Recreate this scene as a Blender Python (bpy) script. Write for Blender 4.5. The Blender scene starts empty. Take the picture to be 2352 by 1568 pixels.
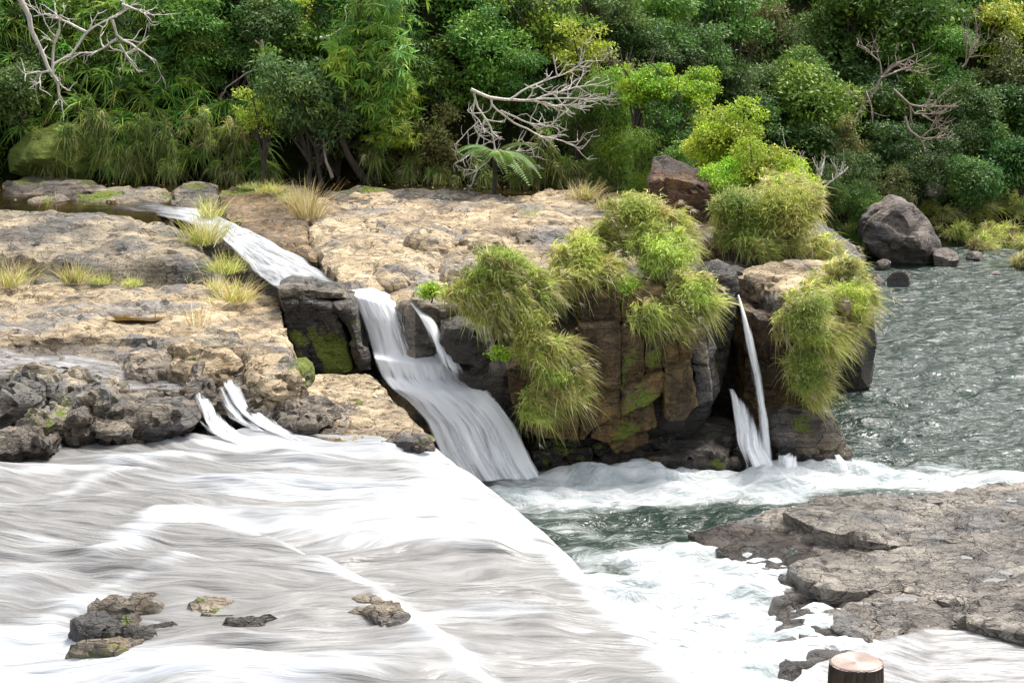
import bpy, math, random
import numpy as np
from mathutils import Vector
from mathutils.geometry import delaunay_2d_cdt

# ------------------------------------------------------------------ camera, sky, sun, exposure
SC = bpy.context.scene
COL = SC.collection
PITCH = math.radians(11.4)
CAM_Z = 10.0
FD, CX, CY = 4573.0, 1176.0, 784.0        # focal length and centre in photo units (photo taken as 2352 wide)

cam_d = bpy.data.cameras.new('camera')
cam_d.sensor_width = 36.0
cam_d.lens = 36.0 * FD / 2352.0
cam_d.clip_start = 0.1
cam_d.clip_end = 2000
cam = bpy.data.objects.new('camera', cam_d)
COL.objects.link(cam)
cam.location = (0, 0, CAM_Z)
cam.rotation_euler = (math.pi / 2 - PITCH, 0, 0)
SC.camera = cam

SUN_EL, SUN_AZ = math.radians(61), math.radians(40)      # azimuth from +Y towards +X
world = bpy.data.worlds.new('World')
SC.world = world
world.use_nodes = True
wn, wl = world.node_tree.nodes, world.node_tree.links
bg = wn['Background']
sky = wn.new('ShaderNodeTexSky')
sky.sky_type = 'NISHITA'
sky.sun_disc = False
sky.sun_elevation = SUN_EL
sky.sun_rotation = SUN_AZ
sky.air_density = 1.0
sky.dust_density = 4.0
hs = wn.new('ShaderNodeHueSaturation')
hs.inputs['Saturation'].default_value = 0.28
wl.new(sky.outputs[0], hs.inputs['Color'])
wl.new(hs.outputs[0], bg.inputs[0])
bg.inputs[1].default_value = 0.15

sun_d = bpy.data.lights.new('sun', 'SUN')
sun_d.energy = 1.9
sun_d.angle = math.radians(14)
sun_d.color = (1.0, 0.95, 0.87)
sun = bpy.data.objects.new('sun', sun_d)
COL.objects.link(sun)
sd = Vector((math.sin(SUN_AZ) * math.cos(SUN_EL), math.cos(SUN_AZ) * math.cos(SUN_EL), math.sin(SUN_EL)))
sun.rotation_euler = (-sd).to_track_quat('-Z', 'Y').to_euler()
sun.location = (20, 30, 60)

SC.view_settings.view_transform = 'Standard'
SC.view_settings.look = 'None'
SC.view_settings.gamma = 1.0
SC.view_settings.use_curve_mapping = False
SC.view_settings.exposure = 1.12
SC.render.engine = 'CYCLES'
SC.cycles.max_bounces = 5
SC.cycles.diffuse_bounces = 3
SC.cycles.glossy_bounces = 3
SC.cycles.transmission_bounces = 3
SC.cycles.transparent_max_bounces = 10
SC.cycles.caustics_reflective = False
SC.cycles.caustics_refractive = False

# ------------------------------------------------------------------ pixel -> world
sp_, cp_ = math.sin(PITCH), math.cos(PITCH)


def ray(u, v):
    a, b = (u - CX) / FD, (v - CY) / FD
    return np.array([a, cp_ - b * sp_, -sp_ - b * cp_])


def Z(u, v, z):                 # the point on the level z
    d = ray(u, v)
    return np.array([0, 0, CAM_Z]) + d * ((z - CAM_Z) / d[2])


def Y(u, v, y):                 # the point at the forward distance y
    d = ray(u, v)
    return np.array([0, 0, CAM_Z]) + d * (y / d[1])


def ZZ(pts):
    return np.array([Z(*p) for p in pts])


# ------------------------------------------------------------------ noise
_r = np.random.RandomState(7)
_P = _r.permutation(256)
_P = np.concatenate([_P, _P, _P])
_G = _r.normal(size=(256, 3))
_G /= np.linalg.norm(_G, axis=1)[:, None]


def perlin(p):
    p = np.asarray(p, float)
    i = np.floor(p).astype(np.int64)
    f = p - i
    w = f * f * f * (f * (f * 6 - 15) + 10)
    i &= 255
    out = np.zeros(len(p))
    for dx in (0, 1):
        wx = w[:, 0] if dx else 1 - w[:, 0]
        for dy in (0, 1):
            wy = w[:, 1] if dy else 1 - w[:, 1]
            for dz in (0, 1):
                wz = w[:, 2] if dz else 1 - w[:, 2]
                h = _P[_P[_P[i[:, 0] + dx] + i[:, 1] + dy] + i[:, 2] + dz]
                g = _G[h]
                out += wx * wy * wz * (g[:, 0] * (f[:, 0] - dx) + g[:, 1] * (f[:, 1] - dy) + g[:, 2] * (f[:, 2] - dz))
    return out * 1.5


def fbm(p, scale=1.0, octv=4, seed=0, gain=0.5, ridged=False):
    p = np.asarray(p, float) * scale + np.array([seed * 13.37, seed * 7.91, seed * 3.3])
    a, s, tot = 1.0, np.zeros(len(p)), 0
    for _ in range(octv):
        n = perlin(p)
        if ridged:
            n = 1 - 2 * np.abs(n)
        s += a * n
        tot += a
        a *= gain
        p = p * 2.03 + 11.7
    return s / tot


def sstep(a, b, x):
    t = np.clip((x - a) / (b - a), 0, 1)
    return t * t * (3 - 2 * t)


# ------------------------------------------------------------------ objects
def T(o, label, cat=None, group=None, kind=None):
    o['label'] = label
    if cat:
        o['category'] = cat
    if group:
        o['group'] = group
    if kind:
        o['kind'] = kind
    return o


def empty(name, loc):
    o = bpy.data.objects.new(name, None)
    COL.objects.link(o)
    o.location = loc
    o.empty_display_size = 0.2
    return o


def mesh_data(name, V, tris=None, quads=None, attrs=None, uv=None, smooth=True, mat=None, sharp=0):
    me = bpy.data.meshes.new(name)
    V = np.asarray(V, np.float32)
    loops, starts, n = [], [], 0
    if quads is not None and len(quads):
        q = np.asarray(quads, np.int32)
        loops.append(q.ravel())
        starts.append(np.arange(len(q)) * 4)
        n = len(q) * 4
    if tris is not None and len(tris):
        t = np.asarray(tris, np.int32)
        loops.append(t.ravel())
        starts.append(n + np.arange(len(t)) * 3)
    loops = np.concatenate(loops).astype(np.int32)
    starts = np.concatenate(starts).astype(np.int32)
    me.vertices.add(len(V))
    me.vertices.foreach_set('co', V.ravel())
    me.loops.add(len(loops))
    me.loops.foreach_set('vertex_index', loops)
    me.polygons.add(len(starts))
    me.polygons.foreach_set('loop_start', starts)
    me.update(calc_edges=True)
    if smooth:
        me.polygons.foreach_set('use_smooth', np.ones(len(starts), bool))
    for k, a in (attrs or {}).items():
        a = np.asarray(a, np.float32)
        if a.ndim == 2:
            if a.shape[1] == 3:
                a = np.concatenate([a, np.ones((len(a), 1), np.float32)], 1)
            at = me.attributes.new(k, 'FLOAT_COLOR', 'POINT')
            at.data.foreach_set('color', a.astype(np.float32).ravel())
        else:
            at = me.attributes.new(k, 'FLOAT', 'POINT')
            at.data.foreach_set('value', a)
    if uv is not None:
        l = me.uv_layers.new(name='UVMap')
        l.data.foreach_set('uv', np.asarray(uv, np.float32)[loops].ravel())
    if mat:
        me.materials.append(mat)
    me.validate()
    if sharp:
        me.set_sharp_from_angle(angle=math.radians(sharp))
    return me


def place(name, me, parent=None, loc=None):
    o = bpy.data.objects.new(name, me)
    COL.objects.link(o)
    if loc is not None:
        o.location = loc
    if parent:
        o.parent = parent
    return o


def obj(name, V, tris=None, quads=None, mat=None, parent=None, base=True, **kw):
    """one mesh object from world coordinates; its origin goes to the middle of its base"""
    V = np.asarray(V, float)
    org = np.zeros(3)
    if parent is not None:
        org = np.array(parent.matrix_basis.translation)
    elif base:
        org = np.array([V[:, 0].mean(), V[:, 1].mean(), V[:, 2].min()])
    o = place(name, mesh_data(name, V - org, tris, quads, mat=mat, **kw), parent)
    if parent is None and base:
        o.location = org
    return o


# ------------------------------------------------------------------ materials
class NT:
    def __init__(s, name):
        s.mat = bpy.data.materials.new(name)
        s.mat.use_nodes = True
        s.t = s.mat.node_tree
        s.t.nodes.clear()
        s.out = s.n('ShaderNodeOutputMaterial')

    def n(s, typ, ins=None, **props):
        nd = s.t.nodes.new(typ)
        for k, v in props.items():
            setattr(nd, k, v)
        for k, v in (ins or {}).items():
            s.set(nd.inputs[k], v)
        return nd

    def set(s, sock, v):
        if isinstance(v, bpy.types.NodeSocket):
            s.t.links.new(v, sock)
        elif isinstance(v, bpy.types.Node):
            s.t.links.new(v.outputs[0], sock)
        else:
            if isinstance(v, tuple) and len(v) == 3 and sock.type == 'RGBA':
                v = v + (1,)
            sock.default_value = v

    def math(s, op, a, b=0.0, c=0.0, clamp=False):
        nd = s.n('ShaderNodeMath', {0: a, 1: b, 2: c}, operation=op)
        nd.use_clamp = clamp
        return nd.outputs[0]

    def mix(s, f, a, b, mode='MIX'):
        nd = s.n('ShaderNodeMix', data_type='RGBA', blend_type=mode)
        s.set(nd.inputs[0], f)
        s.set(nd.inputs[6], a)
        s.set(nd.inputs[7], b)
        return nd.outputs[2]

    def ramp(s, f, stops):
        nd = s.n('ShaderNodeValToRGB', {0: f})
        cr = nd.color_ramp
        while len(cr.elements) < len(stops):
            cr.elements.new(0.5)
        for e, (p, c) in zip(cr.elements, stops):
            e.position = p
            e.color = (c, c, c, 1) if isinstance(c, (int, float)) else tuple(c) + (1,)
        return nd.outputs[0]

    def noise(s, vec, scale, detail=5, rough=0.55, dist=0.0):
        nd = s.n('ShaderNodeTexNoise', {'Vector': vec, 'Scale': scale, 'Detail': detail, 'Roughness': rough, 'Distortion': dist})
        return nd.outputs[0]

    def attr(s, name):
        return s.n('ShaderNodeAttribute', attribute_name=name)

    def mapping(s, vec, scale):
        return s.n('ShaderNodeMapping', {'Vector': vec, 'Scale': scale}).outputs[0]

    def maprange(s, v, a, b, c=0.0, d=1.0):
        nd = s.n('ShaderNodeMapRange', {'Value': v, 'From Min': a, 'From Max': b, 'To Min': c, 'To Max': d}, interpolation_type='SMOOTHSTEP')
        return nd.outputs[0]

    def bump(s, h, strength, dist, normal=None):
        ins = {'Height': h, 'Strength': strength, 'Distance': dist}
        if normal is not None:
            ins['Normal'] = normal
        return s.n('ShaderNodeBump', ins).outputs[0]

    def end(s, shader):
        s.t.links.new(shader.outputs[0] if isinstance(shader, bpy.types.Node) else shader, s.out.inputs[0])
        return s.mat


def rock_mat(name, dark, mid, light, stain=0.55, strata=0.4, rough=0.85, ochre=0.3, streak=0.0, bumpd=0.06, speck=0.25):
    m = NT(name)
    pos = m.n('ShaderNodeNewGeometry').outputs['Position']
    n1 = m.noise(pos, 0.75, 7, 0.62, 0.4)
    col = m.ramp(n1, [(0.30, dark), (0.47, mid), (0.68, light)])
    n2 = m.noise(pos, 3.1, 9, 0.66, 0.3)
    st = m.ramp(n2, [(0.33, 1 - stain), (0.50, 1.0)])
    col = m.mix(1.0, col, st, 'MULTIPLY')
    sv = m.mapping(pos, (0.7, 0.7, 10.0))
    n4 = m.noise(sv, 1.6, 6, 0.6)
    sr = m.ramp(n4, [(0.34, 1 - strata), (0.52, 1.0)])
    col = m.mix(1.0, col, sr, 'MULTIPLY')
    n5 = m.noise(pos, 1.7, 5, 0.6, 1.0)
    om = m.maprange(n5, 0.55, 0.68, 0.0, ochre)
    col = m.mix(om, col, (0.26, 0.135, 0.035))
    if streak:
        vv = m.mapping(pos, (5.0, 5.0, 0.35))
        n6 = m.noise(vv, 1.0, 6, 0.6)
        sk = m.ramp(n6, [(0.36, 1 - streak), (0.58, 1.0)])
        col = m.mix(1.0, col, sk, 'MULTIPLY')
    gp = m.maprange(m.noise(pos, 0.55, 6, 0.65, 0.8), 0.50, 0.60, 0.0, 0.75 if ochre < 0.5 else 0.2)
    col = m.mix(gp, col, tuple(0.5 * sum(dark) / 3 + 0.25 * sum(mid) / 3 + 0.03 * k for k in (1.05, 1.0, 0.97)))
    ck = m.noise(m.mapping(pos, (1.0, 1.5, 2.2)), 1.3, 3, 0.5, 1.2)
    cd = m.math('ABSOLUTE', m.math('SUBTRACT', ck, 0.5))
    crack = m.maprange(cd, 0.0, 0.014, 0.45, 1.0)
    col = m.mix(1.0, col, m.n('ShaderNodeCombineColor', {0: crack, 1: crack, 2: crack}).outputs[0], 'MULTIPLY')
    wv = m.n('ShaderNodeVectorMath', {0: pos, 1: m.n('ShaderNodeTexNoise', {'Vector': pos, 'Scale': 1.4, 'Detail': 4.0}).outputs['Color']}, operation='ADD').outputs[0]
    wv = m.mapping(wv, (0.8, 1.0, 2.0))
    ve = m.n('ShaderNodeTexVoronoi', {'Vector': wv, 'Scale': 1.5}, feature='DISTANCE_TO_EDGE').outputs['Distance']
    vc = m.n('ShaderNodeTexVoronoi', {'Vector': wv, 'Scale': 1.5}, feature='F1').outputs['Color']
    vl = m.maprange(ve, 0.0, 0.022, 0.35, 1.0)
    vt = m.maprange(m.n('ShaderNodeSeparateColor', {0: vc}).outputs[0], 0, 1, 0.78, 1.14)
    crack = m.math('MULTIPLY', crack, vl)
    vm = m.math('MULTIPLY', vl, vt)
    col = m.mix(1.0, col, m.n('ShaderNodeCombineColor', {0: vm, 1: vm, 2: vm}).outputs[0], 'MULTIPLY')
    n3 = m.noise(pos, 24, 4, 0.7)
    sp = m.ramp(n3, [(0.36, 1 - speck), (0.62, 1 + speck * 0.5)])
    col = m.mix(1.0, col, sp, 'MULTIPLY')
    lic = m.maprange(m.noise(pos, 6.5, 6, 0.7), 0.63, 0.70, 0, 0.45)
    col = m.mix(lic, col, tuple(min(0.62, c * 1.55) for c in light))
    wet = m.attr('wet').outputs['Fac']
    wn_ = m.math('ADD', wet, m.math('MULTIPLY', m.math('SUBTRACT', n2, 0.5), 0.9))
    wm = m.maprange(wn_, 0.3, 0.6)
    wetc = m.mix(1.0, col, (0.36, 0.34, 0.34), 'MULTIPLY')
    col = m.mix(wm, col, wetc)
    moss = m.attr('moss').outputs['Fac']
    mn = m.math('ADD', moss, m.math('MULTIPLY', m.math('SUBTRACT', n2, 0.5), 2.0))
    mm = m.maprange(mn, 0.36, 0.56)
    mossc = m.ramp(m.math('ADD', m.math('MULTIPLY', n3, 0.6), m.math('MULTIPLY', n5, 0.4)), [(0.34, (0.035, 0.055, 0.008)), (0.5, (0.12, 0.16, 0.02)), (0.66, (0.22, 0.23, 0.05))])
    col = m.mix(mm, col, mossc)
    h = m.math('ADD', m.math('MULTIPLY', n2, 1.0), m.math('ADD', m.math('MULTIPLY', n3, 0.3), m.math('ADD', m.math('MULTIPLY', n4, 0.8), m.math('MULTIPLY', crack, 0.35))))
    b = m.bump(h, 1.0, bumpd * 1.5)
    rg = m.math('SUBTRACT', rough, m.math('MULTIPLY', wm, rough - 0.22))
    rg = m.math('MAXIMUM', rg, m.math('MULTIPLY', mm, 0.9))
    p = m.n('ShaderNodeBsdfPrincipled', {'Base Color': col, 'Roughness': rg, 'Normal': b, 'Specular IOR Level': 0.4})
    return m.end(p)


MAT = {}
MAT['tan'] = rock_mat('tan_rock', (0.16, 0.13, 0.10), (0.47, 0.36, 0.225), (0.64, 0.51, 0.33), 0.62, 0.3)
MAT['dome'] = rock_mat('grey_tan_rock', (0.085, 0.08, 0.08), (0.27, 0.23, 0.17), (0.52, 0.42, 0.27), 0.62, 0.3)
MAT['cliff'] = rock_mat('brown_cliff_rock', (0.07, 0.045, 0.022), (0.18, 0.11, 0.042), (0.29, 0.20, 0.07), 0.5, 0.3, ochre=0.6, streak=0.55, rough=0.6)
MAT['dark'] = rock_mat('dark_rock', (0.025, 0.022, 0.02), (0.06, 0.052, 0.045), (0.13, 0.11, 0.09), 0.5, 0.5, rough=0.45, ochre=0.2)
MAT['wetrock'] = rock_mat('wet_bed_rock', (0.08, 0.07, 0.06), (0.25, 0.205, 0.155), (0.46, 0.375, 0.27), 0.6, 0.6, rough=0.5, bumpd=0.1)
MAT['shelf'] = rock_mat('grey_shelf_rock', (0.15, 0.135, 0.12), (0.31, 0.275, 0.235), (0.48, 0.42, 0.345), 0.6, 0.4, rough=0.34, bumpd=0.12, ochre=0.1)
MAT['brown'] = rock_mat('brown_block_rock', (0.05, 0.03, 0.02), (0.12, 0.07, 0.04), (0.22, 0.13, 0.07), 0.4, 0.2, ochre=0.4)
MAT['grey'] = rock_mat('grey_boulder_rock', (0.12, 0.10, 0.09), (0.22, 0.185, 0.16), (0.33, 0.28, 0.235), 0.4, 0.2, ochre=0.08)


def soil_mat():
    m = NT('forest_floor')
    pos = m.n('ShaderNodeNewGeometry').outputs['Position']
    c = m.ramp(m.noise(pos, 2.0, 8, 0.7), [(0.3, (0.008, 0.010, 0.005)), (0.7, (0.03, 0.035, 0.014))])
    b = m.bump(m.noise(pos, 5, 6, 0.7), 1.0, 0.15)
    return m.end(m.n('ShaderNodeBsdfPrincipled', {'Base Color': c, 'Roughness': 0.95, 'Normal': b, 'Specular IOR Level': 0.0}))


MAT['soil'] = soil_mat()


def leaf_mat(name, rough=0.5, trans=0.3, spec=0.3, hue=0.02, val=0.25):
    m = NT(name)
    a = m.attr('tint').outputs['Color']
    r = m.n('ShaderNodeObjectInfo').outputs['Random']
    h = m.n('ShaderNodeHueSaturation', {'Color': a, 'Hue': m.maprange(r, 0, 1, 0.5 - hue, 0.5 + hue),
                                        'Value': m.maprange(m.math('FRACT', m.math('MULTIPLY', r, 7.3)), 0, 1, 1 - val, 1 + val)})
    p = m.n('ShaderNodeBsdfPrincipled', {'Base Color': h, 'Roughness': rough, 'Specular IOR Level': spec})
    t = m.n('ShaderNodeBsdfTranslucent', {'Color': h})
    mx = m.n('ShaderNodeMixShader', {0: trans})
    m.t.links.new(p.outputs[0], mx.inputs[1])
    m.t.links.new(t.outputs[0], mx.inputs[2])
    return m.end(mx)


MAT['leaf'] = leaf_mat('leaves')
MAT['grass'] = leaf_mat('grass_blades', 0.6, 0.5, 0.2, 0.008, 0.12)


def bark_mat(name, a, b):
    m = NT(name)
    pos = m.n('ShaderNodeTexCoord').outputs['Object']
    n = m.noise(m.mapping(pos, (8, 8, 2)), 2.0, 6, 0.7)
    c = m.ramp(n, [(0.3, a), (0.7, b)])
    return m.end(m.n('ShaderNodeBsdfPrincipled', {'Base Color': c, 'Roughness': 0.85, 'Normal': m.bump(n, 0.6, 0.02)}))


MAT['bark'] = bark_mat('bark', (0.03, 0.024, 0.018), (0.10, 0.08, 0.06))
MAT['deadwood'] = bark_mat('bleached_wood', (0.42, 0.37, 0.32), (0.74, 0.69, 0.62))
MAT['deadwood2'] = bark_mat('grey_dead_wood', (0.20, 0.15, 0.12), (0.48, 0.38, 0.31))


def white_water(name, grey, streak=(0.55, 13.0), gloss=0.2, spread=0.75, thin=False):
    """foam over thin water: vertex value foam, UV.x runs with the flow, UV.y across it"""
    m = NT(name)
    uv = m.n('ShaderNodeUVMap').outputs[0]
    f = m.attr('foam').outputs['Fac']
    n1 = m.noise(m.mapping(uv, (streak[0], streak[1] * 0.35, 1)), 1.0, 4, 0.55, 0.25)
    n2 = m.noise(m.mapping(uv, (streak[0] * 2.2, streak[1], 1)), 1.0, 5, 0.6, 0.2)
    n = m.math('ADD', m.math('MULTIPLY', n1, 0.65), m.math('MULTIPLY', n2, 0.35))
    k = m.math('ADD', f, m.math('MULTIPLY', m.math('SUBTRACT', n, 0.5), 2.2 * spread))
    mask = m.maprange(k, 0.08, 1.15)
    g2 = m.ramp(n2, [(0.3, tuple(c * 0.55 for c in grey)), (0.65, tuple(c * 1.25 for c in grey))])
    fc = m.ramp(m.noise(m.mapping(uv, (0.5, 1.9, 1)), 0.8, 4, 0.6, 0.4), [(0.30, (0.27, 0.30, 0.335)), (0.47, (0.46, 0.48, 0.505)), (0.62, (0.62, 0.63, 0.64))])
    col = m.mix(mask, g2, fc)
    rg = m.math('ADD', gloss, m.math('MULTIPLY', mask, 0.6))
    b = m.bump(n, 0.9, 0.14)
    p = m.n('ShaderNodeBsdfPrincipled', {'Base Color': col, 'Roughness': rg, 'Normal': b, 'IOR': 1.33})
    if thin:
        tr = m.n('ShaderNodeBsdfTransparent')
        mx = m.n('ShaderNodeMixShader', {0: m.maprange(k, -0.35, 0.6, 0.0, 1.0)})
        m.t.links.new(tr.outputs[0], mx.inputs[1])
        m.t.links.new(p.outputs[0], mx.inputs[2])
        return m.end(mx)
    return m.end(p)


MAT['white_water'] = white_water('white_water', (0.235, 0.23, 0.222), (0.45, 9.0), 0.25)
MAT['stream'] = white_water('stream_water', (0.10, 0.09, 0.08), (0.8, 16), thin=True)
MAT['film'] = white_water('water_film', (0.34, 0.33, 0.32), (1.0, 9), 0.12, 0.6, thin=True)


def fall_mat():
    m = NT('falling_water')
    uv = m.n('ShaderNodeUVMap').outputs[0]
    f = m.attr('foam').outputs['Fac']
    n1 = m.noise(m.mapping(uv, (0.35, 4.0, 1)), 1.0, 4, 0.6, 0.15)
    n2 = m.noise(m.mapping(uv, (0.7, 9.0, 1)), 1.0, 5, 0.65, 0.6)
    n = m.math('ADD', m.math('MULTIPLY', n1, 0.62), m.math('MULTIPLY', n2, 0.38))
    k = m.math('ADD', f, m.math('MULTIPLY', m.math('SUBTRACT', n, 0.5), 5.0))
    a = m.maprange(k, 0.0, 0.95)
    p = m.n('ShaderNodeBsdfPrincipled', {'Base Color': (0.93, 0.94, 0.96, 1), 'Roughness': 0.6, 'Normal': m.bump(n, 0.4, 0.05)})
    tl = m.n('ShaderNodeBsdfTranslucent', {'Color': (0.92, 0.94, 0.97, 1)})
    mx0 = m.n('ShaderNodeMixShader', {0: 0.15})
    m.t.links.new(p.outputs[0], mx0.inputs[1])
    m.t.links.new(tl.outputs[0], mx0.inputs[2])
    tr = m.n('ShaderNodeBsdfTransparent')
    mx = m.n('ShaderNodeMixShader', {0: a})
    m.t.links.new(tr.outputs[0], mx.inputs[1])
    m.t.links.new(mx0.outputs[0], mx.inputs[2])
    return m.end(mx)


MAT['fall'] = fall_mat()


def pool_mat():
    m = NT('pool_water')
    pos = m.n('ShaderNodeNewGeometry').outputs['Position']
    uv = m.n('ShaderNodeUVMap').outputs[0]
    f = m.attr('foam').outputs['Fac']
    n1 = m.noise(m.mapping(uv, (0.5, 2.2, 1)), 1.3, 6, 0.62, 1.2)
    n2 = m.noise(m.mapping(uv, (1.6, 5.0, 1)), 1.0, 5, 0.65, 0.8)
    n = m.math('ADD', m.math('MULTIPLY', n1, 0.6), m.math('MULTIPLY', n2, 0.4))
    k = m.math('ADD', f, m.math('MULTIPLY', m.math('SUBTRACT', n, 0.5), m.maprange(f, 0.0, 0.25, 0.0, 2.1)))
    mask = m.maprange(k, 0.12, 0.9)
    deep = m.mix(m.maprange(f, 0.0, 0.5), (0.020, 0.036, 0.028), (0.05, 0.07, 0.058))
    fc = m.ramp(m.noise(m.mapping(uv, (0.7, 1.6, 1)), 1.1, 5, 0.65, 0.6), [(0.30, (0.25, 0.30, 0.31)), (0.47, (0.44, 0.475, 0.48)), (0.64, (0.63, 0.645, 0.65))])
    col = m.mix(mask, deep, fc)
    w = m.noise(m.mapping(pos, (1.0, 2.0, 1)), 2.6, 4, 0.55, 0.6)
    b = m.bump(w, 0.7, 0.2)
    rg = m.math('ADD', 0.13, m.math('MULTIPLY', mask, 0.6))
    p = m.n('ShaderNodeBsdfPrincipled', {'Base Color': col, 'Roughness': rg, 'Normal': b, 'IOR': 1.33})
    return m.end(p)


MAT['pool'] = pool_mat()


def still_mat():
    m = NT('shallow_stream')
    pos = m.n('ShaderNodeNewGeometry').outputs['Position']
    w = m.noise(m.mapping(pos, (1.0, 2.5, 1)), 3.0, 4, 0.5)
    c = m.ramp(m.noise(pos, 1.0, 5), [(0.35, (0.012, 0.009, 0.005)), (0.7, (0.05, 0.032, 0.012))])
    p = m.n('ShaderNodeBsdfPrincipled', {'Base Color': c, 'Roughness': 0.07, 'Normal': m.bump(w, 0.12, 0.05), 'IOR': 1.33})
    return m.end(p)


MAT['still'] = still_mat()


def puddle_mat():
    m = NT('puddle_water')
    p = m.n('ShaderNodeBsdfPrincipled', {'Base Color': (0.10, 0.055, 0.015, 1), 'Roughness': 0.04, 'IOR': 1.33})
    return m.end(p)


MAT['puddle'] = puddle_mat()
MAT['clear'] = NT('clear_puddle')
MAT['clear'] = MAT['clear'].end(MAT['clear'].n('ShaderNodeBsdfPrincipled', {'Base Color': (0.16, 0.15, 0.14, 1), 'Roughness': 0.05, 'IOR': 1.33}))
MAT['wedge'] = rock_mat('ochre_rock', (0.09, 0.06, 0.035), (0.20, 0.13, 0.06), (0.33, 0.24, 0.14), 0.5, 0.2, ochre=0.7, rough=0.6)


# ------------------------------------------------------------------ rock generator
def resample(P, sp, closed=True):
    P = np.asarray(P, float)
    Q = np.concatenate([P, P[:1]]) if closed else P
    d = np.r_[0, np.cumsum(np.linalg.norm(np.diff(Q, axis=0), axis=1))]
    n = max(8 if closed else 2, int(round(d[-1] / sp)))
    t = np.linspace(0, d[-1], n + (0 if not closed else 1))
    R = np.stack([np.interp(t, d, Q[:, k]) for k in range(Q.shape[1])], 1)
    return R[:-1] if closed else R


def in_poly(p, poly):
    x, y = p[:, 0], p[:, 1]
    ins = np.zeros(len(p), bool)
    j = len(poly) - 1
    for i in range(len(poly)):
        xi, yi = poly[i]
        xj, yj = poly[j]
        c = ((yi > y) != (yj > y)) & (x < (xj - xi) * (y - yi) / (yj - yi + 1e-12) + xi)
        ins ^= c
        j = i
    return ins


def seg_dist(p, A, B):
    """distance of points p (n,k) to the segments A-B (m,k): nearest over all"""
    best = np.full(len(p), 1e9)
    for a, b in zip(A, B):
        ab = b - a
        t = np.clip(((p - a) @ ab) / (ab @ ab + 1e-12), 0, 1)
        best = np.minimum(best, np.linalg.norm(p - a - t[:, None] * ab, axis=1))
    return best


def vnormals(V, tris):
    n = np.zeros_like(V)
    a, b, c = V[tris[:, 0]], V[tris[:, 1]], V[tris[:, 2]]
    fn = np.cross(b - a, c - a)
    for k in range(3):
        np.add.at(n, tris[:, k], fn)
    return n / (np.linalg.norm(n, axis=1)[:, None] + 1e-12)


def blob_field(V, blobs):
    """blobs: (world point, radius, weight)"""
    f = np.zeros(len(V))
    for c, r, w in blobs:
        d = np.linalg.norm((V - c) / np.array([r, r, r]), axis=1)
        f += w * np.clip(1.25 - d, 0, 1)
    return f


def worley(p, seed=0):
    """nearest and second nearest feature distance, and a random value of the nearest cell"""
    p = np.asarray(p, float) + seed * 5.17
    i = np.floor(p).astype(np.int64)
    f1 = np.full(len(p), 9.0)
    f2 = np.full(len(p), 9.0)
    val = np.zeros(len(p))
    for dx in (-1, 0, 1):
        for dy in (-1, 0, 1):
            for dz in (-1, 0, 1):
                c = i + np.array([dx, dy, dz])
                h = _P[_P[_P[c[:, 0] & 255] + (c[:, 1] & 255)] + (c[:, 2] & 255)]
                q = c + 0.5 + 0.42 * _G[h]
                d = np.linalg.norm(p - q, axis=1)
                nearer = d < f1
                f2 = np.where(nearer, f1, np.minimum(f2, d))
                val = np.where(nearer, h / 255.0, val)
                f1 = np.where(nearer, d, f1)
    return f1, f2, val


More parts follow.
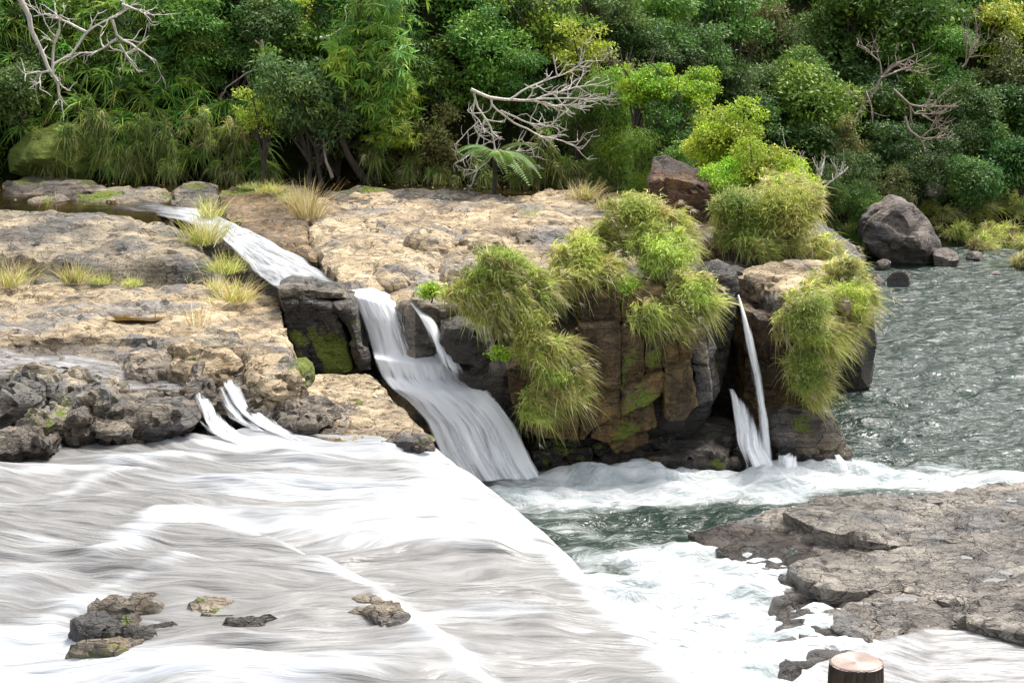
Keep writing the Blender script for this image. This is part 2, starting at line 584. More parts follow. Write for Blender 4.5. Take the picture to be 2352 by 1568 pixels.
def prism(outline, bottom, sp=0.14, dome=0.0, rnd=0.15, flare=0.0, big=0.08, fine=0.025, strata=0.05, terr=0.0, seed=0,
          frame='top', edge=0.06, gridy=None, crack=0.045, pit=0.03, block=0.10, bscale=1.0):
    """a solid with a given outline (world points), flat-ish face and sides down to `bottom`.
    frame 'top': outline lies in plan, bottom is a height; frame 'face': outline stands upright, bottom is a thickness going back"""
    P = np.asarray(outline, float)
    if frame == 'face':
        L = np.stack([P[:, 0], P[:, 2], -P[:, 1]], 1)
        bot = L[:, 2].mean() - bottom
    else:
        L = P.copy()
        bot = bottom
    R = resample(L, sp)
    a = R[:, 0]
    area = 0.5 * np.sum(R[:, 0] * np.roll(R[:, 1], -1) - np.roll(R[:, 0], -1) * R[:, 1])
    if area < 0:
        R = R[::-1].copy()
    tg = np.roll(R[:, :2], -1, 0) - np.roll(R[:, :2], 1, 0)
    tg /= np.linalg.norm(tg, axis=1)[:, None] + 1e-9
    nm = np.stack([tg[:, 1], -tg[:, 0]], 1)
    e = fbm(np.c_[R[:, :2], np.full(len(R), seed)], 1.1, 4, seed) * edge * 2
    R[:, :2] += nm * e[:, None]
    nb = len(R)
    lo, hi = R[:, :2].min(0), R[:, :2].max(0)
    gx, gy = np.meshgrid(np.arange(lo[0], hi[0], sp), np.arange(lo[1], hi[1], gridy or sp * 0.95))
    g = np.stack([gx.ravel(), gy.ravel()], 1)
    rs = np.random.RandomState(seed + 5)
    g += rs.uniform(-0.25, 0.25, g.shape) * sp
    g = g[in_poly(g, R[:, :2])]
    if len(g):
        g = g[seg_dist(g, R[:, :2], np.roll(R[:, :2], -1, 0)) > sp * 0.55]
    pts = np.concatenate([R[:, :2], g]) if len(g) else R[:, :2]
    vs, _, fs, ov, _, _ = delaunay_2d_cdt([Vector((float(x), float(y))) for x, y in pts], [], [list(range(nb))], 1, 1e-5)
    vs = np.array([[v[0], v[1]] for v in vs])
    fs = np.array([f for f in fs if len(f) == 3], int)
    bid = np.full(nb, -1)
    for i, o in enumerate(ov):
        for k in o:
            if k < nb:
                bid[k] = i
    bid = bid[bid >= 0]
    # heights by inverse distance from the outline
    zz = np.empty(len(vs))
    for s in range(0, len(vs), 4000):
        d2 = ((vs[s:s + 4000, None, :] - R[None, ::2, :2]) ** 2).sum(2) + 1e-4
        w = d2 ** -1.5
        zz[s:s + 4000] = (w * R[None, ::2, 2]).sum(1) / w.sum(1)
    zz[bid] = R[:len(bid), 2]
    ed = seg_dist(vs, R[:, :2], np.roll(R[:, :2], -1, 0))
    if dome:
        zz += dome * sstep(0, ed.max() * 0.9, ed)
    q = np.c_[vs, np.full(len(vs), seed * 1.7)]
    if terr:
        h = fbm(q * np.array([0.8, 1.0, 1]), 0.55, 4, seed + 3) * 4.5
        fl = np.floor(h)
        zz += terr * (fl + sstep(0.38, 0.62, h - fl)) * sstep(0, 0.3, ed)
    # edge line roughness, wider rings down the side
    zz -= rnd * (1 - np.sqrt(np.clip(1 - (1 - np.clip(ed / max(rnd, 1e-3), 0, 1)) ** 2, 0, 1))) * 0.8
    top = np.c_[vs, zz]
    ring0 = top[bid]
    nmb = nm[:len(bid)]
    depth = np.maximum(ring0[:, 2] - bot, 0.05)
    m = max(2, int(np.ceil(depth.mean() / sp)))
    rings, prev = [], bid
    V = [top]
    cnt = len(top)
    tris = [fs]
    for k in range(1, m + 1):
        t = k / m
        off = rnd * 0.55 * np.sqrt(1 - (1 - min(1, t * m * sp / max(rnd, 0.01))) ** 2) + flare * t
        ring = np.c_[ring0[:, :2] + nmb * off, ring0[:, 2] - depth * t]
        V.append(ring)
        cur = np.arange(cnt, cnt + len(bid))
        cnt += len(bid)
        nx = np.roll(np.arange(len(bid)), -1)
        tris.append(np.stack([prev, cur, cur[nx]], 1))
        tris.append(np.stack([prev, cur[nx], prev[nx]], 1))
        prev = cur
    V.append(np.array([[ring0[:, 0].mean(), ring0[:, 1].mean(), bot]]))
    nx = np.roll(np.arange(len(bid)), -1)
    tris.append(np.stack([prev, np.full(len(bid), cnt), prev[nx]], 1))
    V = np.concatenate(V)
    tris = np.concatenate(tris)
    if frame == 'face':
        V = np.stack([V[:, 0], -V[:, 2], V[:, 1]], 1)
    # make sure the normals point out (check the flat face)
    f0 = V[fs[len(fs) // 2]]
    nn = np.cross(f0[1] - f0[0], f0[2] - f0[0])
    want = np.array([0, -1, 0]) if frame == 'face' else np.array([0, 0, 1])
    if nn @ want < 0:
        tris[:len(fs)] = tris[:len(fs), ::-1]
    N = vnormals(V, tris)
    d = big * fbm(V, 0.9, 3, seed + 1) + fine * fbm(V, 4.2, 4, seed + 2, 0.6)
    lay = fbm(V * np.array([0.45, 0.45, 4.0]), 1.3, 3, seed + 4)
    lay = np.round(lay * 4) / 4 * 0.6 + lay * 0.4
    d += strata * lay * (0.25 + 0.75 * (1 - np.abs(N[:, 2])))
    cr = fbm(V * np.array([1.0, 1.3, 1.6]), 0.8, 3, seed + 7)
    d -= crack * np.clip(1 - np.abs(cr) / 0.045, 0, 1)
    d += pit * fbm(V, 2.0, 3, seed + 8, 0.55, ridged=True) - pit * 0.3
    if block:
        wq = V + 0.25 * np.stack([fbm(V, 1.2, 2, 60), fbm(V, 1.2, 2, 61), fbm(V, 1.2, 2, 62)], 1)
        f1, f2, val = worley(wq * np.array([1.1, 1.3, 2.4]) * bscale, seed)
        d += block * (val - 0.5) - block * 0.7 * np.clip(1 - (f2 - f1) / 0.09, 0, 1)
    V = V + N * d[:, None]
    return V, tris


def rock(name, outline, bottom, mat='tan', parent=None, moss=(), wet=(), wet0=0.0, moss0=0.0, **kw):
    V, tris = prism(outline, bottom, **kw)
    wetl = np.where(V[:, 1] < 60, 0.55 * sstep(0.20, 0.06, V[:, 2]), 0)
    wetl = np.maximum(wetl, np.where((V[:, 1] < 34.5) & (V[:, 0] < -0.6), 0.45 * sstep(2.18, 1.92, V[:, 2]), 0))
    at = {'moss': moss0 + blob_field(V, moss), 'wet': wet0 + blob_field(V, wet) + wetl}
    ROCKV.append(V)
    return obj(name, V, tris, mat=MAT[mat], parent=parent, attrs=at, sharp=38)


ROCKV = []


def top_at(x, y, r=0.12):
    """height of the last rock's top near x, y"""
    V = ROCKV[-1]
    d = np.hypot(V[:, 0] - x, V[:, 1] - y)
    k = d < max(r, d.min() * 1.01)
    return V[k, 2].max()


def boulder(name, c, r, mat='grey', seed=0, cuts=9, n=24, parent=None, moss=(), wet=(), wet0=0.0, moss0=0.0, squash=1.0, big=0.1):
    """rounded, plane-cut stone: c base-centre, r half sizes"""
    rs = np.random.RandomState(seed)
    th = np.linspace(0, 2 * np.pi, 2 * n, endpoint=False)
    ph = np.linspace(-np.pi / 2, np.pi / 2, n)
    D = [[0, 0, -1]] + [[np.cos(p) * np.cos(t), np.cos(p) * np.sin(t), np.sin(p)] for p in ph[1:-1] for t in th] + [[0, 0, 1]]
    D = np.array(D)
    R = np.ones(len(D))
    for _ in range(cuts):
        k = rs.normal(size=3)
        k /= np.linalg.norm(k)
        off = rs.uniform(0.45, 0.8)
        dd = D @ k
        R = np.where(dd > 1e-3, np.minimum(R, off / np.maximum(dd, 1e-3)), R)
    V = D * R[:, None]
    V += D * (0.10 * fbm(D, 1.6, 4, seed + 2) + 0.03 * fbm(D, 6, 3, seed + 3))[:, None] * (big / 0.1)
    V[:, 2] = np.maximum(V[:, 2], -0.75)
    V = V * np.asarray(r) + np.asarray(c) + np.array([0, 0, r[2] * 0.45])
    m = 2 * n
    tr = []
    for j in range(m):
        tr.append((0, 1 + (j + 1) % m, 1 + j))
    for i in range(n - 3):
        a, b = 1 + i * m, 1 + (i + 1) * m
        for j in range(m):
            k = (j + 1) % m
            tr += [(a + j, a + k, b + k), (a + j, b + k, b + j)]
    a, e = 1 + (n - 3) * m, len(D) - 1
    for j in range(m):
        tr.append((a + j, a + (j + 1) % m, e))
    at = {'moss': moss0 + blob_field(V, moss), 'wet': wet0 + blob_field(V, wet)}
    return obj(name, V, np.array(tr), mat=MAT[mat], parent=parent, attrs=at, sharp=30)


def stroke_field(x, y, strokes, zp, wob=0.0, seed=0):
    """strokes: (pixel polyline on the level zp, radius m, weight)"""
    p = np.c_[x, y]
    if wob:
        q = np.c_[x * 0.5, y, np.zeros(len(x))]
        p = p + wob * np.c_[fbm(q, 0.8, 3, seed), fbm(q, 0.8, 3, seed + 9)]
    f = np.zeros(len(x))
    for pl, r, w in strokes:
        W = np.array([Z(u, v, zp)[:2] for u, v in pl])
        W = W * np.array([0.6, 1.0])
        d = seg_dist(p * np.array([0.6, 1.0]), W[:-1], W[1:])
        f += w * np.exp(-(d / r) ** 2)
    return f


def grid_quads(nx, ny):
    i = np.arange(nx * ny).reshape(ny, nx)
    return np.stack([i[:-1, :-1], i[:-1, 1:], i[1:, 1:], i[1:, :-1]], -1).reshape(-1, 4)


# ------------------------------------------------------------------ setting: ground sheet, hillside, lookout
def gx_axis(parts):
    out = [np.linspace(a, b, n, endpoint=False) for a, b, n in parts]
    out.append(np.array([parts[-1][1]]))
    return np.concatenate(out)


xs = gx_axis([(-900, -60, 10), (-60, 60, 40), (60, 900, 10)])
ys = gx_axis([(-300, 0, 8), (0, 120, 40), (120, 1500, 12)])
X, Yg = np.meshgrid(xs, ys)
zz = -1.3 + 0.2 * fbm(np.c_[X.ravel(), Yg.ravel(), 0 * X.ravel()], 0.1, 3, 1)
o = obj('riverbed', np.c_[X.ravel(), Yg.ravel(), zz], quads=grid_quads(len(xs), len(ys)), mat=MAT['dark'], base=False,
        attrs={'moss': 0 * zz, 'wet': 0 * zz + 1})
T(o, 'dark rocky river bottom under the water', kind='structure')


def bank_edge(x):
    return np.interp(x, [-60, -16, -3, 1.5, 3.2, 6.0, 9, 12, 22, 80], [57, 54.2, 53.6, 53.2, 54.5, 62, 65.5, 64.2, 65.0, 74])


def bank_base(x):
    return np.interp(x, [1.5, 6.5], [3.55, -0.25])


def hill_z(x, y):
    e, b = bank_edge(x), bank_base(x)
    t = y - e
    left = sstep(4.5, -0.5, x)
    slope = left * (1.9 * np.clip(t, 0, 3.0) + 0.45 * np.clip(t - 3.0, 0, 50)) + (1 - left) * (
        0.25 * np.clip(t, 0, 4) + 0.75 * np.clip(t - 4, 0, 18) + 0.3 * np.clip(t - 22, 0, 40))
    return np.where(t > 0, b + slope, b + t * 0.8)


xs = gx_axis([(-260, -24, 12), (-24, 30, 130), (30, 300, 14)])
tt = gx_axis([(-2.0, 4, 50), (4, 24, 60), (24, 70, 20), (70, 300, 8)])
X, Tt = np.meshgrid(xs, tt)
Yv = bank_edge(X) + Tt
Zv = hill_z(X, Yv)
q = np.c_[X.ravel(), Yv.ravel(), Zv.ravel()]
q[:, 2] += 0.35 * fbm(q, 0.5, 4, 3) * sstep(0, 2, Tt.ravel())
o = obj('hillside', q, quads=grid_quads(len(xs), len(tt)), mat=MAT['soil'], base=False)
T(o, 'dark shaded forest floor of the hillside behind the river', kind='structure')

# lookout ground under the post (below the frame)
xs = np.linspace(-6, 8, 30)
ys = np.linspace(-6, 6.2, 26)
X, Yg = np.meshgrid(xs, ys)
q = np.c_[X.ravel(), Yg.ravel(), 0 * X.ravel()]
q[:, 2] = np.interp(q[:, 1], [-6, 0, 4.5, 5.7, 6.2], [8.3, 8.2, 6.9, 6.85, 5.5]) + 0.03 * fbm(q, 1.5, 3, 2)
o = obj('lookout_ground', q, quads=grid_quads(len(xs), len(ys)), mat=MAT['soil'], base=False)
T(o, 'bare earth of the lookout below the frame', kind='structure')

# ------------------------------------------------------------------ lower pool
xs = gx_axis([(-70, -5, 14), (-5, 20, 340), (20, 140, 20)])
ys = gx_axis([(12, 24, 12), (24, 46, 300), (46, 70, 190), (70, 78, 6)])
X, Yg = np.meshgrid(xs, ys)
x, y = X.ravel(), Yg.ravel()
pool_strokes = [
    ([(1180, 1150), (1260, 1150)], 0.5, 0.8), ([(1290, 1130), (1400, 1105), (1480, 1110)], 0.75, 0.95), ([(1340, 1120), (1560, 1135), (1720, 1118)], 0.7, 0.9),
    ([(1700, 1112), (1800, 1108), (1930, 1090)], 0.85, 1.1), ([(1760, 1100), (1860, 1095)], 0.6, 0.6),
    ([(1900, 1080), (2050, 1092), (2200, 1088), (2420, 1105)], 0.6, 1.0), ([(2000, 1105), (2150, 1120), (2260, 1130)], 0.5, 0.95),
    ([(1500, 1145), (1650, 1150), (1780, 1150)], 0.5, 0.6), ([(1290, 1180), (1370, 1160), (1430, 1150)], 0.4, 0.6),
    ([(1270, 1210), (1400, 1230)], 0.4, 0.42), ([(1330, 1270), (1420, 1290), (1500, 1260)], 0.4, 0.4),
    ([(1520, 1290), (1600, 1265), (1700, 1285)], 0.35, 0.8), ([(1440, 1330), (1640, 1320), (1760, 1320)], 0.75, 0.9),
    ([(1450, 1400), (1640, 1400), (1780, 1390)], 1.0, 1.2), ([(1480, 1480), (1640, 1480), (1760, 1480)], 1.2, 1.4), ([(1520, 1430), (1720, 1450)], 1.0, 0.7),
    ([(1560, 1560), (1750, 1560), (1850, 1580)], 1.0, 1.0), ([(1600, 1650), (1900, 1650)], 1.2, 0.9),
    ([(1420, 1300), (1480, 1380), (1510, 1430)], 0.22, -0.35), ([(1500, 1215), (1600, 1225)], 0.35, -0.3),
]
foam = np.clip(stroke_field(x, y, pool_strokes, 0.0, 0.5, 4), 0, 1.3)
foam *= 0.86 + 0.5 * fbm(np.c_[x * 0.7, y * 1.6, 0 * x], 0.9, 4, 14)
n2 = np.c_[x * 0.9, y * 2.0, 0 * x]
calm = 1 - sstep(0.1, 0.5, foam)
wx, wy = x + 0.5 * fbm(n2, 0.5, 2, 2), y + 0.4 * fbm(n2, 0.5, 2, 5)
w = np.c_[wx * 0.75, wy * 1.5, 0 * x]
z = 0.16 * fbm(w, 1.1, 2, 11) + 0.08 * fbm(w, 2.6, 2, 12)
z *= (0.55 + 0.45 * sstep(66, 46, y))
fl = np.c_[x * 0.8, y * 1.5, 0 * x]
z += sstep(0.2, 0.9, foam) * (0.24 * fbm(fl, 0.8, 3, 21) + 0.15 * fbm(fl, 2.4, 3, 22) + 0.05)
hump = stroke_field(x, y, [([(1390, 1100), (1470, 1095)], 0.4, 0.2), ([(1770, 1108), (1850, 1100)], 0.5, 0.16)], 0.0)
z += hump
a = 0.12 + 0 * x
x_w, y_w = x + 0.8 * fbm(np.c_[x, y, 0 * x], 0.5, 3, 6), y + 0.5 * fbm(np.c_[x, y, 0 * x], 0.6, 3, 7)
uvx = np.cos(a) * x_w + np.sin(a) * y_w
uvy = -np.sin(a) * x_w + np.cos(a) * y_w
o = obj('river', np.c_[x, y, z], quads=grid_quads(len(xs), len(ys)), mat=MAT['pool'], base=False, attrs={'foam': foam}, uv=np.c_[uvx, uvy])
T(o, 'rippled green river pool below the falls with white foam', kind='structure')

# ------------------------------------------------------------------ middle shelf: bed rock, white water, curtain
LIP = np.array([Z(u, v, 1.88)[:2] for u, v in [(905, 990), (950, 1024), (1010, 1062), (1090, 1128), (1165, 1197), (1280, 1325), (1400, 1437), (1560, 1570), (1800, 1760), (1990, 1900)]])
LIP = LIP[np.argsort(LIP[:, 1])]


def lip_x(y):
    k = np.array([lip0(y + t) for t in (-0.7, -0.35, 0, 0.35, 0.7)])
    return k.mean(0)


def lip0(y):
    return np.interp(y, LIP[:, 1], LIP[:, 0])


STEP = np.array([Z(u, v, 2.0)[:2] for u, v in [(430, 1150), (560, 1215), (740, 1290), (860, 1360), (945, 1420), (1130, 1568), (1300, 1720)]])


def shelf_z(x, y):
    z = 1.86 + 0.0 * x
    i = np.argsort(STEP[:, 1])
    sx = np.interp(y, STEP[i, 1], STEP[i, 0])
    s = sx - x
    z += 0.24 * sstep(-0.35, 0.25, s) * sstep(28.8, 26.0, y)
    z -= 0.45 * sstep(-3.6, -6.2, x + (y - 22) * 0.28) * sstep(27, 24, y)
    return z


bl = [(lip_x(np.array([yy]))[0] - 0.22, yy, 1.70) for yy in (15, 17, 19, 21, 23, 25, 27, 29, 30.5, 31.5, 32.2)]
o = rock('shelf_bedrock', bl + [(-3, 34, 1.75), (-14, 34, 1.7), (-14, 15, 1.0)], -1.0, 'wetrock', sp=0.3, big=0.05, strata=0.12, wet0=0.6, seed=31)
o['kind'] = 'structure'
T(o, 'grey wet bedrock shelf under the wide white water')

ys = np.linspace(16.0, 32.6, 420)
dl = gx_axis([(-12, -7.5, 40), (-7.5, 0, 260), (0, 2.55, 60)])
D, YY = np.meshgrid(dl, ys)
d, y0 = D.ravel(), YY.ravel()
lx = lip_x(y0)
dn = np.minimum(d, 0)
x = lx + dn
y = y0 + 0.05 * dn
z = shelf_z(x, y)
shelf_strokes = [
    ([(600, 1012), (960, 1034), (1060, 1090)], 0.55, 0.6), ([(430, 1000), (520, 1015), (700, 1050)], 0.4, 0.5),
    ([(560, 1120), (760, 1110), (1000, 1150), (1160, 1200)], 0.9, 0.75), ([(560, 1190), (760, 1200), (950, 1225), (1120, 1235)], 0.6, 0.55),
    ([(0, 1082), (150, 1068), (250, 1052), (420, 1040)], 0.26, 0.7), ([(0, 1152), (140, 1148), (260, 1128)], 0.16, 0.55),
    ([(130, 1120), (210, 1085), (300, 1066)], 0.18, 0.6), ([(260, 1290), (330, 1240), (400, 1196), (470, 1200)], 0.24, 0.8),
    ([(400, 1190), (560, 1250), (740, 1297), (860, 1372), (945, 1440), (1140, 1578)], 0.17, 1.0),
    ([(0, 1400), (100, 1415), (190, 1380)], 0.4, 0.85), ([(0, 1480), (150, 1530), (400, 1568), (600, 1590)], 0.7, 1.0), ([(0, 1440), (80, 1460), (140, 1500)], 0.4, 0.6),
    ([(0, 1330), (60, 1285), (120, 1250)], 0.3, 0.45), ([(250, 1345), (500, 1315), (800, 1340)], 0.16, 0.45),
    ([(940, 1420), (1100, 1402), (1330, 1398)], 0.16, 0.5), ([(900, 1350), (1100, 1360), (1250, 1345)], 0.14, 0.25),
    ([(700, 1560), (900, 1530), (1000, 1500)], 0.3, 0.35), ([(560, 1480), (800, 1470)], 0.2, 0.2), ([(1150, 1500), (1400, 1500)], 0.2, 0.25),
    ([(260, 1130), (500, 1140), (580, 1150)], 0.25, -0.35), ([(60, 1105), (130, 1105)], 0.16, -0.35), ([(1020, 1290), (1240, 1320)], 0.5, -0.28), ([(1180, 1250), (1240, 1320), (1340, 1410), (1450, 1500)], 0.3, -0.28),
    ([(1000, 1432), (1380, 1445)], 0.2, -0.3), ([(60, 1275), (200, 1268)], 0.25, -0.4), ([(520, 1240), (700, 1290)], 0.2, -0.45), ([(40, 1190), (180, 1190), (300, 1170)], 0.3, -0.3), ([(150, 1240), (240, 1220)], 0.2, -0.4), ([(300, 1300), (420, 1270)], 0.2, -0.3),
    ([(220, 1410), (520, 1430)], 0.4, -0.35), ([(640, 1420), (860, 1400)], 0.3, -0.25), ([(1200, 1540), (1450, 1545)], 0.3, -0.2),
]
foam = 0.05 + 0.95 * stroke_field(x, y, shelf_strokes, 1.9, 0.35, 8)
# streak coordinates: bend across the flow
bend = 0.9 * fbm(np.c_[x * 0.22, y * 0.35, 0 * x], 1.0, 3, 40) + 0.25 * fbm(np.c_[x * 0.6, y * 1.1, 0 * x], 1.0, 2, 41)
left = sstep(-2.5, -6.5, x)
bend += left * (x + 2.5) * 0.35
sv = y0 + bend
st = fbm(np.c_[d * 0.32, sv * 2.2, 0 * d], 1.0, 3, 42) + 0.6 * fbm(np.c_[d * 0.6, sv * 6.0, 0 * d], 1.0, 3, 43)
foam = foam + 0.34 * st
rough_z = 0.24 * fbm(np.c_[d * 0.45, sv * 1.25, 0 * d], 1.0, 3, 44) + 0.06 * fbm(np.c_[d * 0.9, sv * 3.6, 0 * d], 1.0, 3, 45)
flat = sstep(0.0, -0.5, d)
z = z - 0.10 * sstep(-0.7, 0.1, d)
z = z + rough_z * (0.25 + 0.75 * flat) + 0.05 * np.clip(foam, 0, 1) * flat
# over the lip: a ballistic curtain
dp = np.maximum(d, 0)
hx = 1.22 * (1 - np.exp(-dp / 0.95)) + 0.02 * dp
dr = np.maximum(dp - 0.12 * (1 - np.exp(-dp / 0.25)), 0) ** 1.7
dr = dr * (1.95 / max(dr.max(), 1e-3))
rag = 0.10 * fbm(np.c_[y0 * 1.6, y0 * 0, 0 * d], 1.0, 3, 46)
x = x + hx * (0.955 + rag * sstep(0, 0.6, dp)) + 0.02 * fbm(np.c_[y0 * 7, dp * 0.4, 0 * d], 1.0, 3, 47) * sstep(0, 0.4, dp)
y = y + hx * 0.12
z = z - dr
cur = sstep(0.0, 0.35, dp)
near_lip = np.exp(-(np.minimum(d, 0) / 0.22) ** 2)
cst = fbm(np.c_[y0 * 2.2, dp * 0.25, 0 * d], 1.0, 3, 48) + 0.7 * fbm(np.c_[y0 * 7.0, dp * 0.35, 0 * d], 1.0, 3, 49)
foam = foam * (1 - cur) + (0.86 + 1.0 * cst) * cur + 0.22 * near_lip * (1 - cur)
foam = np.clip(foam, -0.2, 1.25)
o = obj('waterfall', np.c_[x, y, z], quads=grid_quads(len(dl), len(ys)), mat=MAT['white_water'], base=False, attrs={'foam': foam}, uv=np.c_[d, sv])
T(o, 'wide shelf of streaky white water pouring over its edge in the foreground', kind='structure')

# rocks that break the foreground water
def low_rock(name, px, z, label, mat='dark', sp=0.1, moss=(), **kw):
    V, tris = prism([Z(u, v, z) for u, v in px], z - 0.7, sp=0.06, **{k: w for k, w in kw.items() if k not in ('wet0', 'moss0')})
    q = V * np.array([0.7, 3.2, 0.5])
    V[:, 2] += (0.26 * fbm(q, 0.8, 4, kw['seed'] + 30) + 0.05 * fbm(q, 3.0, 3, kw['seed'] + 31)) * (V[:, 2] > z - 0.3)
    o = obj(name, V, tris, mat=MAT[mat], attrs={'moss': kw.get('moss0', 0) + 0 * V[:, 0], 'wet': kw.get('wet0', 0) + 0 * V[:, 0]}, sharp=35)
    return T(o, label, 'rock')


def lens(u, v, ru, rv, seed, skew=0.0):
    q = np.random.RandomState(seed)
    th = np.linspace(0, 2 * np.pi, 14, endpoint=False)
    return [(u + ru * math.cos(t) * q.uniform(0.75, 1.15), v - rv * math.sin(t) * q.uniform(0.6, 1.2) + skew * ru * math.cos(t)) for t in th]


for k, (u, v, ru, rv, z0, sk, mt, ms, lab) in enumerate([
        (330, 1378, 110, 14, 2.03, -0.02, 'wetrock', 0.15, 'long dark rock edge breaking the white water at lower left'), (245, 1415, 70, 20, 2.04, -0.1, 'dark', 0.25, 'olive brown rock streak at the left end of the foreground rocks'),
        (330, 1440, 130, 16, 2.02, 0.06, 'dark', 0.2, 'dark layered rock streak in the middle of the foreground rocks'), (520, 1395, 80, 16, 2.05, 0.05, 'wetrock', 0.22, 'yellow brown rock streak right of the dark foreground rocks'),
        (250, 1470, 90, 14, 2.0, -0.05, 'wetrock', 0.3, 'golden mossy rock streak nearest the bottom left foam'), (690, 1378, 90, 12, 2.12, 0.08, 'dark', 0.1, 'low black rock streak left of the small water step'), (560, 1435, 70, 8, 2.06, -0.1, 'dark', 0.1, 'thin dark rock sliver below the yellow brown streak')]):
    low_rock('river_rock', lens(u, v, ru * 1.1, rv * 1.2, 300 + k, sk), z0 + 0.035, lab, mt, wet0=0.25, big=0.06, fine=0.05, strata=0.08, rnd=0.05, seed=3 + k, moss0=ms, pit=0.04, block=0.06)
low_rock('river_rock', [(800, 1372), (840, 1366), (890, 1385), (940, 1412), (930, 1428), (870, 1424), (810, 1400)], 2.16,
         'flat grey rock with a sharp right edge beside the small step in the water', 'wetrock', wet0=0.2, big=0.05, rnd=0.04, seed=14, moss0=0.05, pit=0.03)

# ------------------------------------------------------------------ upper level: bedrock and rocks
def B(u, v, z, r, w=1.0):
    return (Z(u, v, z), r, w)


def BY(u, v, y, r, w=1.0):
    return (Y(u, v, y), r, w)


o = rock('upper_bedrock', ZZ([(-300, 700, 2.55), (200, 690, 2.6), (560, 690, 2.6), (640, 700, 2.7), (800, 690, 2.85), (870, 690, 2.85), (960, 700, 2.85), (1100, 640, 3.0),
                              (1300, 560, 3.1), (1500, 470, 3.35), (1420, 424, 3.5), (1000, 398, 3.55), (500, 380, 3.55), (-300, 370, 3.55)]), 0.5, 'wetrock', sp=0.28, big=0.06, wet0=0.5, seed=50)
o['kind'] = 'structure'
T(o, 'dark wet bedrock under the upper stream')

# dark shallow stream along the foot of the forest
xs = np.linspace(-17.5, 4.5, 150)
ys = np.linspace(43.5, 55.5, 80)
X, Yg = np.meshgrid(xs, ys)
zz = np.interp(Yg.ravel(), [43.5, 47, 55.5], [3.40, 3.55, 3.62]) + 0.010 * fbm(np.c_[X.ravel(), Yg.ravel() * 2.2, 0 * X.ravel()], 1.2, 3, 9)
zz -= 0.9 * sstep(-8.6, -7.4, X.ravel()) * sstep(51.0, 49.5, Yg.ravel())
o = obj('stream', np.c_[X.ravel(), Yg.ravel(), zz], quads=grid_quads(150, 80), mat=MAT['still'], base=False)
T(o, 'dark shallow stream at the foot of the forest', kind='structure')

# rocks in the dark stream
o = rock('stream_rock', ZZ([(5, 418, 3.78), (60, 402, 3.8), (150, 402, 3.8), (230, 415, 3.75), (260, 428, 3.7), (150, 438, 3.7), (20, 436, 3.7)]), 3.3, 'wetrock', sp=0.15, rnd=0.110,
         moss=[B(60, 412, 3.8, 0.8, 0.6), B(200, 425, 3.7, 0.4, 0.8)], wet0=0.3, seed=51)
T(o, 'low dark mossy rock in the still water at far left', 'rock')
o = rock('stream_rock', ZZ([(60, 455, 3.66), (90, 445, 3.68), (150, 446, 3.68), (165, 454, 3.66), (120, 462, 3.62), (70, 462, 3.62)]), 3.3, 'dome', sp=0.12, rnd=0.066, moss=[B(110, 458, 3.66, 0.25, 0.7)], seed=52)
T(o, 'small pale rock poking from the dark stream behind the left boulder', 'rock')
o = rock('stream_rock', ZZ([(170, 448, 3.7), (260, 430, 3.75), (350, 424, 3.78), (400, 436, 3.74), (385, 458, 3.66), (300, 464, 3.62), (210, 458, 3.64)]), 3.3, 'dome', sp=0.13, rnd=0.099,
         moss=[B(215, 447, 3.72, 0.45, 0.9), B(260, 445, 3.72, 0.4, 0.9), B(390, 445, 3.72, 0.3, 0.7)], seed=53)
T(o, 'moss streaked tan rock in the stream above the white chute', 'rock')
o = rock('stream_rock', ZZ([(390, 436, 3.72), (440, 418, 3.76), (500, 420, 3.76), (500, 445, 3.68), (490, 475, 3.58), (430, 480, 3.55), (395, 460, 3.62)]), 3.3, 'wetrock', sp=0.13, rnd=0.083,
         moss=[B(450, 432, 3.72, 0.45, 0.9), B(480, 465, 3.6, 0.3, 0.7)], wet0=0.1, seed=54)
T(o, 'mossy rock at the head of the white chute', 'rock')

# big rounded boulder at left
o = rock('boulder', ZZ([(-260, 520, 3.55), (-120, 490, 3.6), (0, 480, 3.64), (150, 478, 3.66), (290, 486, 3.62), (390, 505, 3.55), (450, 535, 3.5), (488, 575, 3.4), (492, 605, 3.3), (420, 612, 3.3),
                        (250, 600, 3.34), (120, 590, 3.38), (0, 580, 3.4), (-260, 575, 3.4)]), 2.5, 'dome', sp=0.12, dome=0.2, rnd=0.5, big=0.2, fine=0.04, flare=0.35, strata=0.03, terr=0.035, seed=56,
         wet=[B(30, 570, 3.3, 1.1, 0.6), B(110, 600, 3.2, 0.7, 0.5), B(240, 530, 3.5, 0.45, 0.4), B(360, 620, 3.1, 0.8, 0.4), B(440, 580, 3.3, 0.5, 0.35)],  # wet mask paints the front face's shade into the colour, with dark grey patches
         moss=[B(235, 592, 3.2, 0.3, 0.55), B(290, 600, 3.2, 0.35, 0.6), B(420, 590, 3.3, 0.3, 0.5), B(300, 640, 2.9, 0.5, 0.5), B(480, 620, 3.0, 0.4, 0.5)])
T(o, 'large rounded grey and tan boulder left of the white chute', 'boulder')

